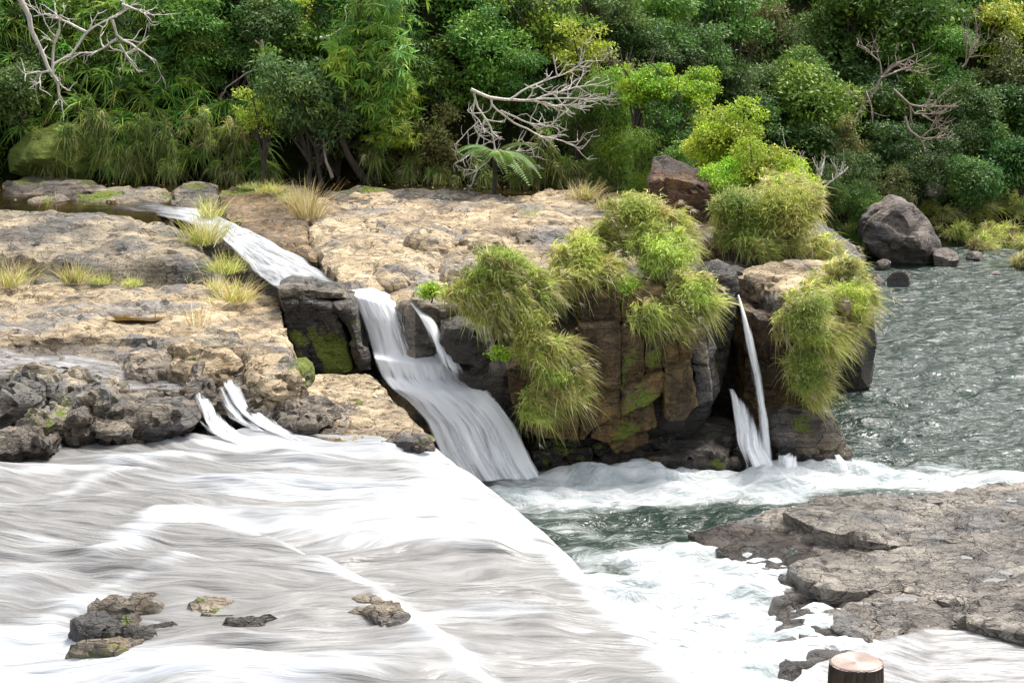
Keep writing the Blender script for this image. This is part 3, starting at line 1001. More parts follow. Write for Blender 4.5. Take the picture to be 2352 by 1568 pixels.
# tan slab at left
o = rock('rock_slab', ZZ([(-260, 640, 2.88), (100, 645, 2.88), (300, 655, 2.88), (430, 655, 2.9), (560, 664, 2.9), (636, 672, 2.92), (650, 730, 2.86), (668, 790, 2.78), (680, 835, 2.70), (655, 862, 2.62),
                          (610, 850, 2.62), (560, 820, 2.66), (500, 800, 2.68), (440, 800, 2.68), (390, 790, 2.66), (330, 768, 2.68), (200, 768, 2.66), (60, 772, 2.66), (-260, 790, 2.66)]),
         1.7, 'tan', sp=0.105, rnd=0.077, big=0.07, fine=0.03, strata=0.09, terr=0.045, seed=58,
         wet=[B(100, 775, 2.66, 0.9, 0.35), B(300, 775, 2.66, 0.7, 0.45), B(440, 735, 2.75, 0.25, 0.5), B(410, 700, 2.8, 0.3, 0.35)],
         moss=[B(675, 800, 2.5, 0.25, 0.6), B(690, 870, 2.1, 0.4, 0.6)])
T(o, 'broad flat tan rock slab in front of the large left boulder', 'rock')
pud = ZZ([(225, 718, 2.8), (260, 710, 2.8), (300, 706, 2.8), (345, 704, 2.8), (390, 704, 2.8), (420, 712, 2.8), (400, 722, 2.8), (350, 728, 2.8), (300, 726, 2.8), (250, 728, 2.8)])
_k = in_poly(ROCKV[-1][:, :2], pud[:, :2]) & (ROCKV[-1][:, 2] > 2.4)
pud[:, 2] = np.percentile(ROCKV[-1][_k, 2], 40)
c = pud.mean(0)
V = np.concatenate([pud, [c]])
o = obj('puddle', V, [(i, (i + 1) % len(pud), len(pud)) for i in range(len(pud))], mat=MAT['puddle'])
T(o, 'amber puddle lying on the tan slab', kind='structure')

o = rock('rock', ZZ([(388, 800, 2.72), (430, 784, 2.76), (480, 786, 2.76), (520, 800, 2.74), (545, 828, 2.68), (530, 850, 2.6), (470, 852, 2.58), (400, 838, 2.6)]), 2.1, 'tan', sp=0.065, dome=0.03, rnd=0.07, big=0.10, fine=0.05, pit=0.07, block=0.16, bscale=1.3, seed=60,
         moss=[B(440, 838, 2.5, 0.25, 0.45)])
T(o, 'lumpy cream rock at the front edge of the tan slab', 'rock')
o = rock('rock', ZZ([(560, 830, 2.72), (600, 806, 2.78), (660, 812, 2.78), (680, 845, 2.72), (672, 876, 2.6), (620, 888, 2.55), (575, 872, 2.58)]), 1.95, 'tan', sp=0.065, dome=0.02, rnd=0.07, big=0.12, fine=0.06, pit=0.07, block=0.18, bscale=1.3, seed=61,
         moss=[BY(650, 890, 33.6, 0.25, 0.4)])
T(o, 'pitted pale rock at the right front corner of the tan slab', 'rock')
o = rock('rock', ZZ([(290, 815, 2.62), (340, 800, 2.66), (385, 812, 2.64), (395, 838, 2.58), (340, 850, 2.55), (300, 842, 2.56)]), 2.2, 'wetrock', sp=0.075, rnd=0.088, big=0.1, fine=0.05, wet0=0.1, seed=62)
T(o, 'speckled grey rock left of the lumpy cream rock', 'rock')
o = rock('rock', ZZ([(440, 765, 2.86), (500, 752, 2.88), (545, 760, 2.88), (560, 785, 2.82), (500, 795, 2.78), (450, 788, 2.8)]), 2.5, 'dome', sp=0.09, rnd=0.066, big=0.08, seed=63)
T(o, 'low grey rock behind the lumpy cream rock', 'rock')
for px, lab, sd_ in [([(575, 885), (620, 880), (625, 915), (580, 920)], 'bright mossy stone below the pitted pale rock', 71), ([(622, 878), (640, 876), (640, 908), (626, 912)], 'narrow mossy stone wedged below the slab corner', 72),
                     ([(640, 868), (690, 858), (700, 890), (665, 908), (642, 904)], 'moss covered corner stone under the right end of the slab', 73)]:
    o = rock('mossy_stone', [Y(u, v, 33.55 + (sd_ - 71) * 0.1) for u, v in px], 1.0, 'dark', frame='face', sp=0.06, rnd=0.08, big=0.05, moss0=0.55, seed=sd_)
    T(o, lab, 'stone')

# wet pot-holed bed between the slab and the white water
o = rock('wet_ledge', ZZ([(-260, 755, 2.5), (100, 752, 2.5), (330, 756, 2.5), (450, 790, 2.48), (560, 840, 2.45), (610, 868, 2.42), (605, 890, 2.38), (560, 884, 2.36), (490, 882, 2.36), (430, 890, 2.34), (380, 912, 2.3),
                          (392, 945, 2.25), (370, 960, 2.22), (300, 965, 2.2), (240, 950, 2.22), (180, 930, 2.25), (100, 900, 2.3), (0, 880, 2.35), (-260, 890, 2.35)]),
         1.5, 'wetrock', sp=0.085, rnd=0.066, flare=0.45, big=0.16, fine=0.06, strata=0.12, terr=0.05, wet0=0.14, seed=64,
         wet=[B(420, 930, 2.1, 0.6, 0.5), B(100, 800, 2.5, 0.8, 0.3)], moss=[B(520, 905, 2.2, 0.2, 0.3)])
LEDGE_V = ROCKV[-1][ROCKV[-1][:, 2] > 2.1]
T(o, 'pot-holed wet grey ledge where the thin stream spills into the white water', 'rock')
lumps = [((60, 905), 55, 30, 2.05, 0.1, 'low brown rock at the left edge above the mossy rock'), ((150, 925), 50, 34, 2.0, 0.15, 'yellowish rounded rock beside the dark hollow'),
         ((30, 965), 46, 50, 1.9, 0.35, 'tall mossy rock touching the left edge of the view'), ((85, 1000), 40, 40, 1.85, 0.6, 'green moss covered rock above the white water'),
         ((215, 960), 40, 46, 1.9, 0.3, 'leaning mossy rock in front of the wet ledge'), ((170, 1000), 36, 30, 1.85, 0.05, 'wet dark rock between two little spouts'),
         ((270, 1000), 50, 36, 1.82, 0.0, 'black wet rock at the foot of the wet ledge'), ((340, 985), 50, 40, 1.85, 0.0, 'glossy black rock left of the little cascade'),
         ((40, 1045), 60, 28, 1.8, 0.05, 'low wet rock at the left edge of the white water'), ((440, 935), 30, 52, 1.9, 0.0, 'black upright rock behind the little cascade'),
         ((540, 940), 46, 48, 1.88, 0.0, 'dark rock splitting the little cascade in two'), ((620, 965), 50, 36, 1.86, 0.05, 'wet dark rock right of the little cascade'),
         ((700, 985), 50, 26, 1.84, 0.0, 'rounded wet rock beside the streaked ledge')]
for k, ((u, v), ru, rv, z0, ms, lab) in enumerate(lumps):
    c = Z(u, v + rv * 0.7, z0)
    q = np.random.RandomState(80 + k)
    th = np.linspace(0, 2 * np.pi, 8, endpoint=False) + q.uniform(-0.2, 0.2, 8)
    px = [(u + ru * 1.35 * math.cos(t) * q.uniform(0.8, 1.15), v - rv * 1.1 * math.sin(t) * q.uniform(0.75, 1.1)) for t in th]
    o = rock('wet_rock', [Y(a, b, c[1] + 0.12 * q.randn()) for a, b in px], 1.3, 'dome' if k in (0, 1, 3, 4) else 'wetrock', frame='face', sp=0.07, rnd=0.10, dome=0.12, big=0.12, fine=0.05, strata=0.14, pit=0.06, block=0.16, bscale=1.4, seed=80 + k,
             wet0=0.05 if k < 6 else 0.25, moss0=ms * 0.6)
    T(o, lab, 'rock')

# streaked ledge below the dark blocks
o = rock('rock_ledge', ZZ([(640, 890, 1.98), (690, 858, 2.0), (760, 852, 2.0), (840, 856, 2.0), (880, 890, 1.98), (930, 935, 1.96), (972, 975, 1.94), (992, 1010, 1.92), (960, 1020, 1.92), (850, 1016, 1.92), (740, 1012, 1.92),
                           (660, 985, 1.93), (620, 945, 1.94)]), 0.2, 'tan', sp=0.075, rnd=0.055, big=0.05, fine=0.03, strata=0.08, terr=0.035, seed=65,
         wet=[B(720, 990, 1.92, 0.5, 0.5), B(880, 880, 1.95, 0.4, 0.6), B(790, 985, 1.92, 0.35, 0.4), B(930, 920, 1.95, 0.3, 0.5), B(660, 930, 1.95, 0.35, 0.45), B(950, 1015, 1.9, 0.35, 0.6)],
         moss=[B(815, 930, 1.95, 0.22, 0.7), B(770, 950, 1.95, 0.22, 0.6), B(720, 865, 1.98, 0.25, 0.4)])
T(o, 'streaked tan rock ledge between the two falls', 'rock')
c = Z(982, 1020, 1.9)
o = boulder('mossy_stone', c, (0.14, 0.14, 0.12), 'tan', seed=99, moss0=0.5)
T(o, 'small yellow mossy stone at the tip of the streaked ledge', 'stone')
for px, z0, lab, sd_ in [([(760, 955), (820, 945), (860, 958), (850, 975), (780, 972)], 2.02, 'thin flat stone lying on the streaked ledge', 66), ([(840, 968), (900, 962), (950, 985), (940, 1000), (870, 992)], 2.0, 'pale angular plate at the front of the streaked ledge', 67)]:
    o = rock('flat_stone', [Z(u, v, z0) for u, v in px], z0 - 0.25, 'tan', sp=0.07, rnd=0.06, big=0.03, seed=sd_, moss=[B(px[0][0], px[0][1], z0, 0.25, 0.5)])
    T(o, lab, 'stone')

# dark blocks beside the fall
KEEP = None
rb = empty('dark_block', Y(745, 855, 38.0))
rock('block', [Y(*p, 38.0) for p in [(642, 690), (700, 684), (764, 704), (790, 780), (816, 850), (760, 856), (690, 846), (676, 800), (655, 740)]], 1.6, 'dark', rb, frame='face', sp=0.09, rnd=0.055, big=0.06, strata=0.02, seed=101, moss0=0.12,
     moss=[BY(700, 790, 38, 0.7, 0.3), BY(770, 800, 38, 0.4, 0.65), BY(780, 840, 38, 0.35, 0.75)])
rock('block', [Y(*p, 37.85) for p in [(772, 704), (802, 702), (815, 730), (835, 800), (852, 852), (826, 856), (800, 780)]], 1.3, 'dark', rb, frame='face', sp=0.08, rnd=0.08, big=0.04, strata=0.02, seed=102,
     moss=[BY(800, 740, 38, 0.3, 0.4), BY(815, 790, 38, 0.25, 0.4)])
rock('block', [Y(*p, 38.1) for p in [(640, 668), (700, 664), (790, 668), (802, 690), (740, 694), (650, 688)]], 1.2, 'wetrock', rb, frame='face', sp=0.08, rnd=0.06, big=0.04, seed=103, moss=[BY(680, 676, 38.1, 0.3, 0.4)])
T(rb, 'dark angular rock block with green moss left of the middle fall', 'rock')

# wedge between the chute and the crack
o = rock('rock', ZZ([(502, 440, 3.72), (530, 424, 3.76), (620, 418, 3.78), (700, 424, 3.76), (722, 440, 3.7), (706, 480, 3.55), (704, 520, 3.45), (716, 560, 3.35), (728, 588, 3.24), (680, 578, 3.26), (628, 552, 3.34), (560, 530, 3.38), (520, 490, 3.52)]),
         2.7, 'wedge', sp=0.12, rnd=0.088, big=0.1, strata=0.05, terr=0.02, seed=105, wet=[B(640, 565, 3.3, 0.5, 0.3)],
         moss=[B(545, 440, 3.7, 0.6, 0.8), B(610, 430, 3.75, 0.8, 0.6), B(660, 445, 3.7, 0.6, 0.5), B(530, 510, 3.4, 0.4, 0.5)])
T(o, 'brown rock with a mossy back between the chute and the narrow crack', 'rock')

# main plateau
o = rock('rock_plateau', ZZ([(722, 452, 3.68), (712, 500, 3.5), (724, 548, 3.4), (752, 600, 3.3), (778, 640, 3.24), (806, 658, 3.2), (850, 664, 3.16), (900, 680, 3.1), (950, 700, 3.06), (1000, 696, 3.06), (1040, 676, 3.1), (1085, 650, 3.16), (1128, 612, 3.28),
                             (1180, 640, 3.2), (1230, 668, 3.14), (1320, 672, 3.14), (1450, 664, 3.16), (1560, 650, 3.2), (1632, 620, 3.26), (1600, 560, 3.35), (1560, 500, 3.5), (1480, 458, 3.6), (1380, 438, 3.66), (1250, 436, 3.68),
                             (1200, 452, 3.64), (1000, 446, 3.66), (850, 440, 3.68)]), 0.3, 'tan', sp=0.135, rnd=0.088, big=0.10, fine=0.03, strata=0.12, terr=0.06, seed=106,
         wet=[B(1170, 462, 3.65, 1.0, 0.3), B(1340, 520, 3.5, 0.4, 0.25)], moss=[B(1230, 495, 3.55, 0.5, 0.5), B(740, 560, 3.35, 0.35, 0.35), B(1050, 660, 3.0, 0.5, 0.35)])
T(o, 'wide stepped tan rock plateau above the middle fall', 'rock')
o = rock('rock', ZZ([(740, 440, 3.76), (820, 426, 3.8), (960, 432, 3.78), (1080, 436, 3.76), (1190, 450, 3.7), (1230, 462, 3.62), (1100, 470, 3.6), (900, 470, 3.6), (780, 468, 3.62)]), 3.2, 'wetrock', sp=0.14, rnd=0.110, big=0.1, seed=107, wet0=0.45,
         moss=[B(800, 440, 3.75, 0.5, 0.6), B(860, 436, 3.75, 0.5, 0.6)])
T(o, 'long dark wet rock bank at the back of the plateau', 'rock')
for px, z0, lab, sd_ in [([(940, 540), (980, 520), (1040, 512), (1050, 540), (1000, 560)], 3.62, 'rounded grey rock on the plateau beside the gap', 108), ([(1060, 545), (1100, 525), (1150, 535), (1160, 555), (1100, 562)], 3.58, 'low tan hump on the plateau above a mossy hollow', 109),
                         ([(1010, 610), (1060, 588), (1120, 600), (1130, 612), (1080, 640), (1030, 632)], 3.46, 'pale smooth rock at the front corner of the plateau', 110), ([(820, 500), (900, 486), (960, 494), (940, 512), (850, 516)], 3.66, 'flat weathered bump in the middle of the plateau', 111),
                         ([(860, 590), (960, 570), (1010, 590), (980, 625), (900, 640), (860, 620)], 3.44, 'tan layered step near the plateau front', 112), ([(1160, 505), (1260, 490), (1340, 505), (1300, 530), (1200, 535)], 3.62, 'weathered tan hump below the straw grass', 113)]:
    z0 -= 0.07
    o = rock('rock', [Z(u, v, z0) for u, v in px], z0 - 0.5, 'tan', sp=0.09, rnd=0.10, dome=0.06, big=0.16, fine=0.04, strata=0.08, pit=0.06, seed=sd_)
    T(o, lab, 'rock')
# overhanging lip and dark boulder right of the fall
o = rock('rock', [Y(*p, 37.6) for p in [(950, 690), (1000, 700), (1060, 690), (1110, 700), (1100, 735), (1020, 742), (975, 720)]], 1.2, 'wetrock', frame='face', sp=0.09, rnd=0.066, big=0.08, wet0=0.2, seed=115, moss=[BY(1060, 690, 37.6, 0.35, 0.5)])
T(o, 'small overhanging rock under the plateau edge right of the fall', 'rock')
o = rock('boulder', [Y(*p, 36.9) for p in [(1012, 752), (1050, 740), (1100, 750), (1128, 782), (1122, 828), (1080, 838), (1040, 834), (1018, 794)]], 1.3, 'dark', frame='face', sp=0.08, rnd=0.121, dome=0.12, big=0.08, fine=0.05, strata=0.02, seed=116)
T(o, 'smooth dark grey boulder right of the middle fall', 'boulder')
o = rock('rock', [Y(*p, 37.3) for p in [(1020, 840), (1120, 842), (1180, 850), (1200, 960), (1220, 1010), (1150, 980), (1090, 900)]], 1.3, 'dark', frame='face', sp=0.11, rnd=0.066, big=0.1, wet0=0.3, seed=117, moss=[BY(1170, 900, 37.3, 0.4, 0.5)])
T(o, 'dark mossy rock wall behind the right side of the middle fall', 'rock')
# rock behind the falling sheet
o = rock('fall_rock', [Y(*p, 38.95) for p in [(800, 690), (960, 705), (1060, 770), (1120, 850), (1200, 960), (1235, 1080), (1230, 1170), (980, 1170), (900, 950), (830, 850)]], 1.5, 'dark', frame='face', sp=0.14, rnd=0.110, big=0.2, strata=0.15, wet0=0.5, seed=118)
T(o, 'dark rock steps behind the middle fall', 'rock')

# ------------------------------------------------------------------ the cliff: blocks with joints
cl = empty('rock_cliff', Y(1400, 1110, 37.6))
T(cl, 'brown cliff of jointed blocks stained with moss between the two falls', 'cliff')
blocks = [
    ([(1165, 850), (1235, 800), (1328, 760), (1326, 912), (1180, 928)], 36.75, 0.25), ([(1331, 748), (1380, 744), (1422, 746), (1424, 898), (1378, 904), (1332, 912)], 36.7, 0.0),
    ([(1330, 672), (1424, 668), (1424, 742), (1330, 744)], 37.0, 0.15), ([(1428, 668), (1524, 662), (1525, 745), (1428, 748)], 37.0, 0.2),
    ([(1427, 752), (1478, 750), (1480, 872), (1428, 896)], 36.75, 0.35), ([(1482, 748), (1522, 748), (1524, 848), (1483, 870)], 36.8, 0.35),
    ([(1527, 740), (1552, 738), (1554, 836), (1528, 846)], 36.7, 0.0), ([(1555, 700), (1586, 700), (1588, 828), (1557, 836)], 36.75, 0.0),
    ([(1186, 934), (1328, 916), (1330, 1012), (1235, 1006), (1205, 985)], 36.6, 0.25), ([(1332, 916), (1424, 902), (1425, 960), (1368, 982), (1336, 1012)], 36.55, 0.1),
    ([(1428, 900), (1480, 876), (1524, 852), (1530, 900), (1490, 930), (1428, 956)], 36.5, 0.45), ([(1528, 850), (1586, 832), (1600, 930), (1568, 964), (1534, 964), (1530, 905)], 36.45, 0.1),
    ([(1588, 742), (1622, 752), (1628, 840), (1590, 838)], 36.95, 0.0), ([(1591, 842), (1628, 844), (1636, 918), (1602, 930)], 36.9, 0.0),
    ([(1366, 978), (1430, 948), (1498, 922), (1508, 980), (1450, 1004), (1396, 1018), (1357, 1004)], 36.85, 0.4), ([(1408, 1026), (1480, 996), (1486, 1012), (1440, 1036), (1418, 1042)], 36.8, 0.3),
]
for k, (px, yy, ms) in enumerate(blocks):
    c = np.mean(px, 0)
    rock('block', [Y(u, v, yy) for u, v in px], 1.1, 'cliff' if k not in (12, 13) else 'wetrock', cl, frame='face', sp=0.085, rnd=0.05, big=0.05, fine=0.03, strata=0.05, edge=0.025, block=0.035, seed=120 + k,
         moss0=ms * 0.35, moss=[BY(c[0], c[1] + 20, yy, 0.45, ms)])
rock('core', [Y(*p, 37.4) for p in [(1190, 690), (1620, 668), (1640, 900), (1600, 1000), (1560, 1020), (1230, 1010)]], 3.0, 'dark', cl, frame='face', sp=0.2, seed=140)
rs = np.random.RandomState(4)
vy = 1012
for k in range(13):
    row = k // 3
    u0 = 1215 + (k % 3) * 155 + rs.uniform(-25, 25) + row * 6
    u1 = u0 + rs.uniform(130, 190)
    v0, v1 = 1014 + row * 24, 1014 + row * 24 + rs.uniform(22, 34)
    yy = 37.15 - row * 0.12 + rs.uniform(-0.08, 0.08)
    rock('layer', [Y(u0, v0 + 6, yy), Y((u0 + u1) / 2, v0, yy), Y(u1, v0 - 5, yy), Y(u1 + 6, v1 - 4, yy), Y(u0 + 8, v1 + 6, yy)], 1.2, 'dark', cl, frame='face', sp=0.085, rnd=0.06, big=0.06, seed=150 + k,
         moss0=0.12 + 0.25 * rs.rand(), wet0=0.3)
rock('base_core', [Y(*p, 37.6) for p in [(1225, 1000), (1690, 990), (1700, 1130), (1240, 1140)]], 2.0, 'dark', cl, frame='face', sp=0.2, seed=141)

# niche and pillar with the thin fall
nk = rock('niche_wall', [Y(*p, 39.4) for p in [(1610, 640), (1700, 630), (1740, 650), (1760, 800), (1770, 1000), (1640, 1010), (1620, 900)]], 1.5, 'dark', frame='face', sp=0.12, rnd=0.110, big=0.2, strata=0.1, wet0=0.4, seed=160)
T(nk, 'black wet rock wall in the niche behind the thin fall', 'rock')
o = rock('rock', [Y(*p, 38.4) for p in [(1625, 640), (1660, 620), (1692, 632), (1694, 690), (1680, 800), (1650, 900), (1632, 860)]], 1.2, 'dark', frame='face', sp=0.09, rnd=0.110, big=0.12, wet0=0.3, seed=161)
T(o, 'dark bulging rock left of the top of the thin fall', 'rock')
pl = empty('rock_pillar', Y(1820, 1060, 38.0))
T(pl, 'brown rock pillar with a flat capstone right of the thin fall', 'rock')
x0, x1 = Y(1708, 900, 38.2)[0], Y(1925, 900, 38.2)[0]
rock('pillar_body', [(x0, 38.1, 2.95), (x0 + 0.75, 37.75, 2.95), (x1 - 0.55, 37.9, 2.95), (x1 - 0.2, 38.6, 2.95), (x1 - 0.2, 41.5, 2.9), (x1 - 0.6, 44, 2.9), (x0 - 0.1, 44, 2.9), (x0 - 0.1, 40, 2.95)], -0.3, 'cliff', pl, sp=0.13, rnd=0.066, big=0.12, strata=0.12, flare=-0.1, seed=162,
     wet=[BY(1730, 850, 37.8, 1.4, 0.6)], moss=[BY(1790, 800, 37.8, 0.5, 0.3)])
rock('capstone', ZZ([(1690, 612, 3.52), (1760, 598, 3.55), (1900, 584, 3.58), (1938, 596, 3.56), (1950, 650, 3.4), (1948, 690, 3.25), (1900, 668, 3.3), (1850, 660, 3.36), (1800, 668, 3.36), (1760, 645, 3.42), (1720, 625, 3.48)]), 2.75, 'tan', pl, sp=0.085, rnd=0.09, big=0.06, strata=0.03, seed=163,
     moss=[B(1760, 605, 3.5, 0.4, 0.4)])
rock('foot', [Y(*p, 37.3) for p in [(1780, 975), (1850, 960), (1925, 985), (1948, 1050), (1940, 1066), (1850, 1066), (1800, 1040), (1770, 1010)]], 1.6, 'wetrock', pl, frame='face', sp=0.09, rnd=0.138, big=0.14, fine=0.05, strata=0.08, seed=164, moss=[BY(1850, 975, 37.3, 0.35, 0.5)])
rock('foot', [Y(*p, 37.0) for p in [(1682, 1024), (1725, 1020), (1736, 1090), (1690, 1100)]], 0.9, 'dark', pl, frame='face', sp=0.08, rnd=0.06, big=0.05, wet0=0.5, seed=165)
o = rock('rock', [Y(*p, 36.7) for p in [(1480, 1060), (1560, 1045), (1630, 1040), (1672, 1050), (1675, 1105), (1600, 1118), (1500, 1112)]], 1.0, 'dark', frame='face', sp=0.08, rnd=0.08, big=0.08, strata=0.1, moss0=0.1, wet0=0.2, seed=166, moss=[BY(1650, 1070, 36.7, 0.2, 0.6)])
T(o, 'layered dark rock at the waterline left of the thin fall', 'rock')

# raised block that carries the right hand grass, brown boulder
o = rock('rock', [(x0 - 0.5, 42.6, 3.75), (x0 + 1.0, 41.8, 3.75), (x1 + 0.1, 42.0, 3.7), (x1 + 0.4, 46, 3.8), (x1 - 0.5, 50, 3.8), (x0 - 2.6, 50, 3.7), (x0 - 1.6, 46, 3.75)], 2.9, 'brown', sp=0.2, rnd=0.110, big=0.2, seed=170)
T(o, 'dark rock carrying the bright grass behind the pillar', 'rock')
o = rock('rock', [(3.6, 44, 3.55), (8.0, 44, 3.0), (8.6, 50, 2.6), (8.4, 58, 2.4), (2, 58, 3.4), (2.4, 50, 3.5)], -1.0, 'dark', sp=0.35, rnd=0.3, big=0.3, seed=171)
T(o, 'overgrown dark rock spur below the bright shrubs', 'rock')
o = rock('boulder', [(3.05, 44.3, 4.72), (3.35, 44.15, 4.86), (3.75, 44.0, 4.82), (4.42, 44.2, 4.66), (4.45, 45.4, 4.8), (3.5, 45.6, 5.2), (3.2, 45.3, 5.15)], 3.2, 'brown', sp=0.09, rnd=0.04, big=0.05, strata=0.02, edge=0.03, seed=172)
T(o, 'square brown boulder standing behind the bright grass', 'boulder')

# ------------------------------------------------------------------ falls
def ribbon(name, sections, label, mat='fall', nx=40, sub=10, seed=0, foam0=0.6, edge=0.16, bulge=0.12, layers=2, zmode=False, group=None, cols=None, conform=None, amp=0.10):
    """falling or running water: sections of (left px, right px, distance or level) from the top down"""
    f = Z if zmode else Y
    L = np.array([f(a[0], a[1], d) for a, b, d in sections])
    R = np.array([f(b[0], b[1], d) for a, b, d in sections])
    t0 = np.arange(len(sections))
    t = np.linspace(0, len(sections) - 1, (len(sections) - 1) * sub + 1)

    def sm(A):
        out = np.stack([np.interp(t, t0, A[:, k]) for k in range(3)], 1)
        for _ in range(2):
            o2 = out.copy()
            o2[1:-1] = (out[:-2] + 2 * out[1:-1] + out[2:]) / 4
            out = o2
        return out
    L, R = sm(L), sm(R)
    arc = np.r_[0, np.cumsum(np.linalg.norm(np.diff((L + R) / 2, axis=0), axis=1))]
    Vs, Qs, UV, F = [], [], [], []
    n0 = 0
    for k in range(layers):
        s = np.linspace(0, 1, nx)
        P = L[:, None, :] * (1 - s)[None, :, None] + R[:, None, :] * s[None, :, None]
        w = np.linalg.norm(R - L, axis=1)
        nse = fbm(np.c_[np.repeat(arc, nx) * 0.5, np.outer(w, s).ravel() * 3.0, np.full(len(arc) * nx, k * 3.1)], 1.0, 3, seed + k).reshape(len(arc), nx)
        dep = bulge * np.sin(np.pi * s)[None, :] + amp * nse - 0.09 * k
        if zmode:
            P[:, :, 2] += 0.4 * dep
        else:
            P[:, :, 1] -= dep
        if conform is not None:
            fp = P.reshape(-1, 3)
            for q in range(len(fp)):
                dd = np.hypot(conform[:, 0] - fp[q, 0], conform[:, 1] - fp[q, 1])
                kk = dd < 0.2
                if kk.any():
                    fp[q, 2] = np.percentile(conform[kk, 2], 60) + 0.012
                else:
                    fp[q, 2] -= 0.25
            P = fp.reshape(P.shape)
        Vs.append(P.reshape(-1, 3))
        Qs.append(grid_quads(nx, len(arc)) + n0)
        n0 += len(arc) * nx
        u = np.repeat(arc, nx) + k * 5.3
        UV.append(np.c_[u, np.outer(w, s).ravel() + k * 7.7 + seed])
        e = sstep(0, edge, s) * sstep(1, 1 - edge, s)
        fo = foam0 if np.isscalar(foam0) else np.interp(t, t0, foam0)[:, None]
        F.append(((fo + 0.35 * nse + (0.15 * k)) * (0.25 + 0.75 * e[None, :]) - 0.75 * (1 - e[None, :])).ravel())
    o = obj(name, np.concatenate(Vs), quads=np.concatenate(Qs), mat=MAT[mat], attrs={'foam': np.concatenate(F)}, uv=np.concatenate(UV), base=False)
    T(o, label, kind='structure')
    return o


ribbon('chute', [((255, 482), (345, 462), 3.56), ((330, 490), (400, 474), 3.54), ((420, 512), (500, 492), 3.50), ((500, 548), (555, 520), 3.44), ((548, 590), (620, 552), 3.38), ((580, 625), (700, 592), 3.30),
                 ((612, 655), (760, 640), 3.22), ((640, 672), (800, 662), 3.16), ((660, 676), (830, 672), 3.12)],
       'white rushing chute running down from the dark stream to the middle fall', mat='stream', nx=46, sub=14, foam0=[0.0, 0.4, 0.9, 0.9, 0.85, 0.75, 0.65, 0.65, 0.7], layers=1, zmode=True, bulge=0.22, amp=0.3, edge=0.10, seed=3)
ribbon('middle_fall', [((790, 664), (860, 660), 39.3), ((804, 676), (945, 698), 38.75), ((822, 730), (975, 735), 38.55), ((846, 806), (1030, 812), 38.4), ((852, 820), (1052, 834), 37.95), ((864, 862), (1085, 868), 37.8), ((890, 892), (1128, 894), 37.35), ((928, 920), (1160, 930), 37.15),
                       ((966, 964), (1196, 982), 36.95), ((1000, 1040), (1240, 1062), 36.6), ((1050, 1130), (1275, 1136), 36.2), ((1090, 1210), (1305, 1210), 35.7)],
       'tiered middle fall dropping between the dark blocks and the cliff', nx=90, sub=12, foam0=[1.1, 0.95, 0.5, 0.6, 1.4, 0.7, 1.35, 0.95, 0.75, 0.7, 0.65, 0.6], layers=2, edge=0.10, bulge=0.2, seed=11)
ribbon('side_spout', [((934, 690), (962, 700), 37.9), ((960, 730), (1010, 740), 37.5), ((985, 780), (1038, 800), 37.25), ((1000, 830), (1075, 850), 37.0), ((1030, 880), (1110, 900), 36.8)], 'smaller white spout joining the middle fall on its right', nx=20, foam0=[0.5, 0.8, 0.7, 0.2, -1.4], edge=0.35, seed=21)
ribbon('thin_fall', [((1690, 676), (1700, 676), 38.3), ((1697, 720), (1716, 720), 38.0), ((1706, 780), (1736, 780), 37.8), ((1722, 860), (1754, 860), 37.6), ((1735, 950), (1768, 950), 37.4), ((1740, 1030), (1782, 1030), 37.2), ((1742, 1110), (1792, 1110), 37.0)],
       'thin tall fall dropping through the dark niche', nx=18, foam0=[0.75, 0.7, 0.65, 0.6, 0.55, 0.55, 0.5], edge=0.45, seed=31)
ribbon('spray_fan', [((1666, 890), (1690, 895), 37.75), ((1670, 930), (1730, 930), 37.5), ((1676, 980), (1752, 980), 37.25), ((1680, 1020), (1770, 1030), 37.0), ((1700, 1070), (1800, 1070), 36.7), ((1690, 1120), (1810, 1120), 36.5)],
       'fan of white spray at the foot of the thin fall', nx=30, foam0=[-0.2, 0.4, 0.6, 0.7, 0.65, 0.4], edge=0.4, seed=41)
ribbon('small_fall', [((1780, 1036), (1822, 1036), 37.0), ((1774, 1044), (1836, 1046), 36.75), ((1772, 1075), (1846, 1078), 36.6), ((1768, 1115), (1856, 1115), 36.5)], 'low veil of water over the step right of the spray', nx=24, foam0=[-0.3, 0.55, 0.5, 0.3], edge=0.3, bulge=0.25, seed=51)
ribbon('small_fall', [((1915, 1045), (1930, 1044), 36.9), ((1918, 1060), (1945, 1060), 36.7), ((1920, 1078), (1955, 1078), 36.6)], 'tiny spill at the foot of the pillar', nx=12, foam0=0.6, edge=0.3, seed=57)
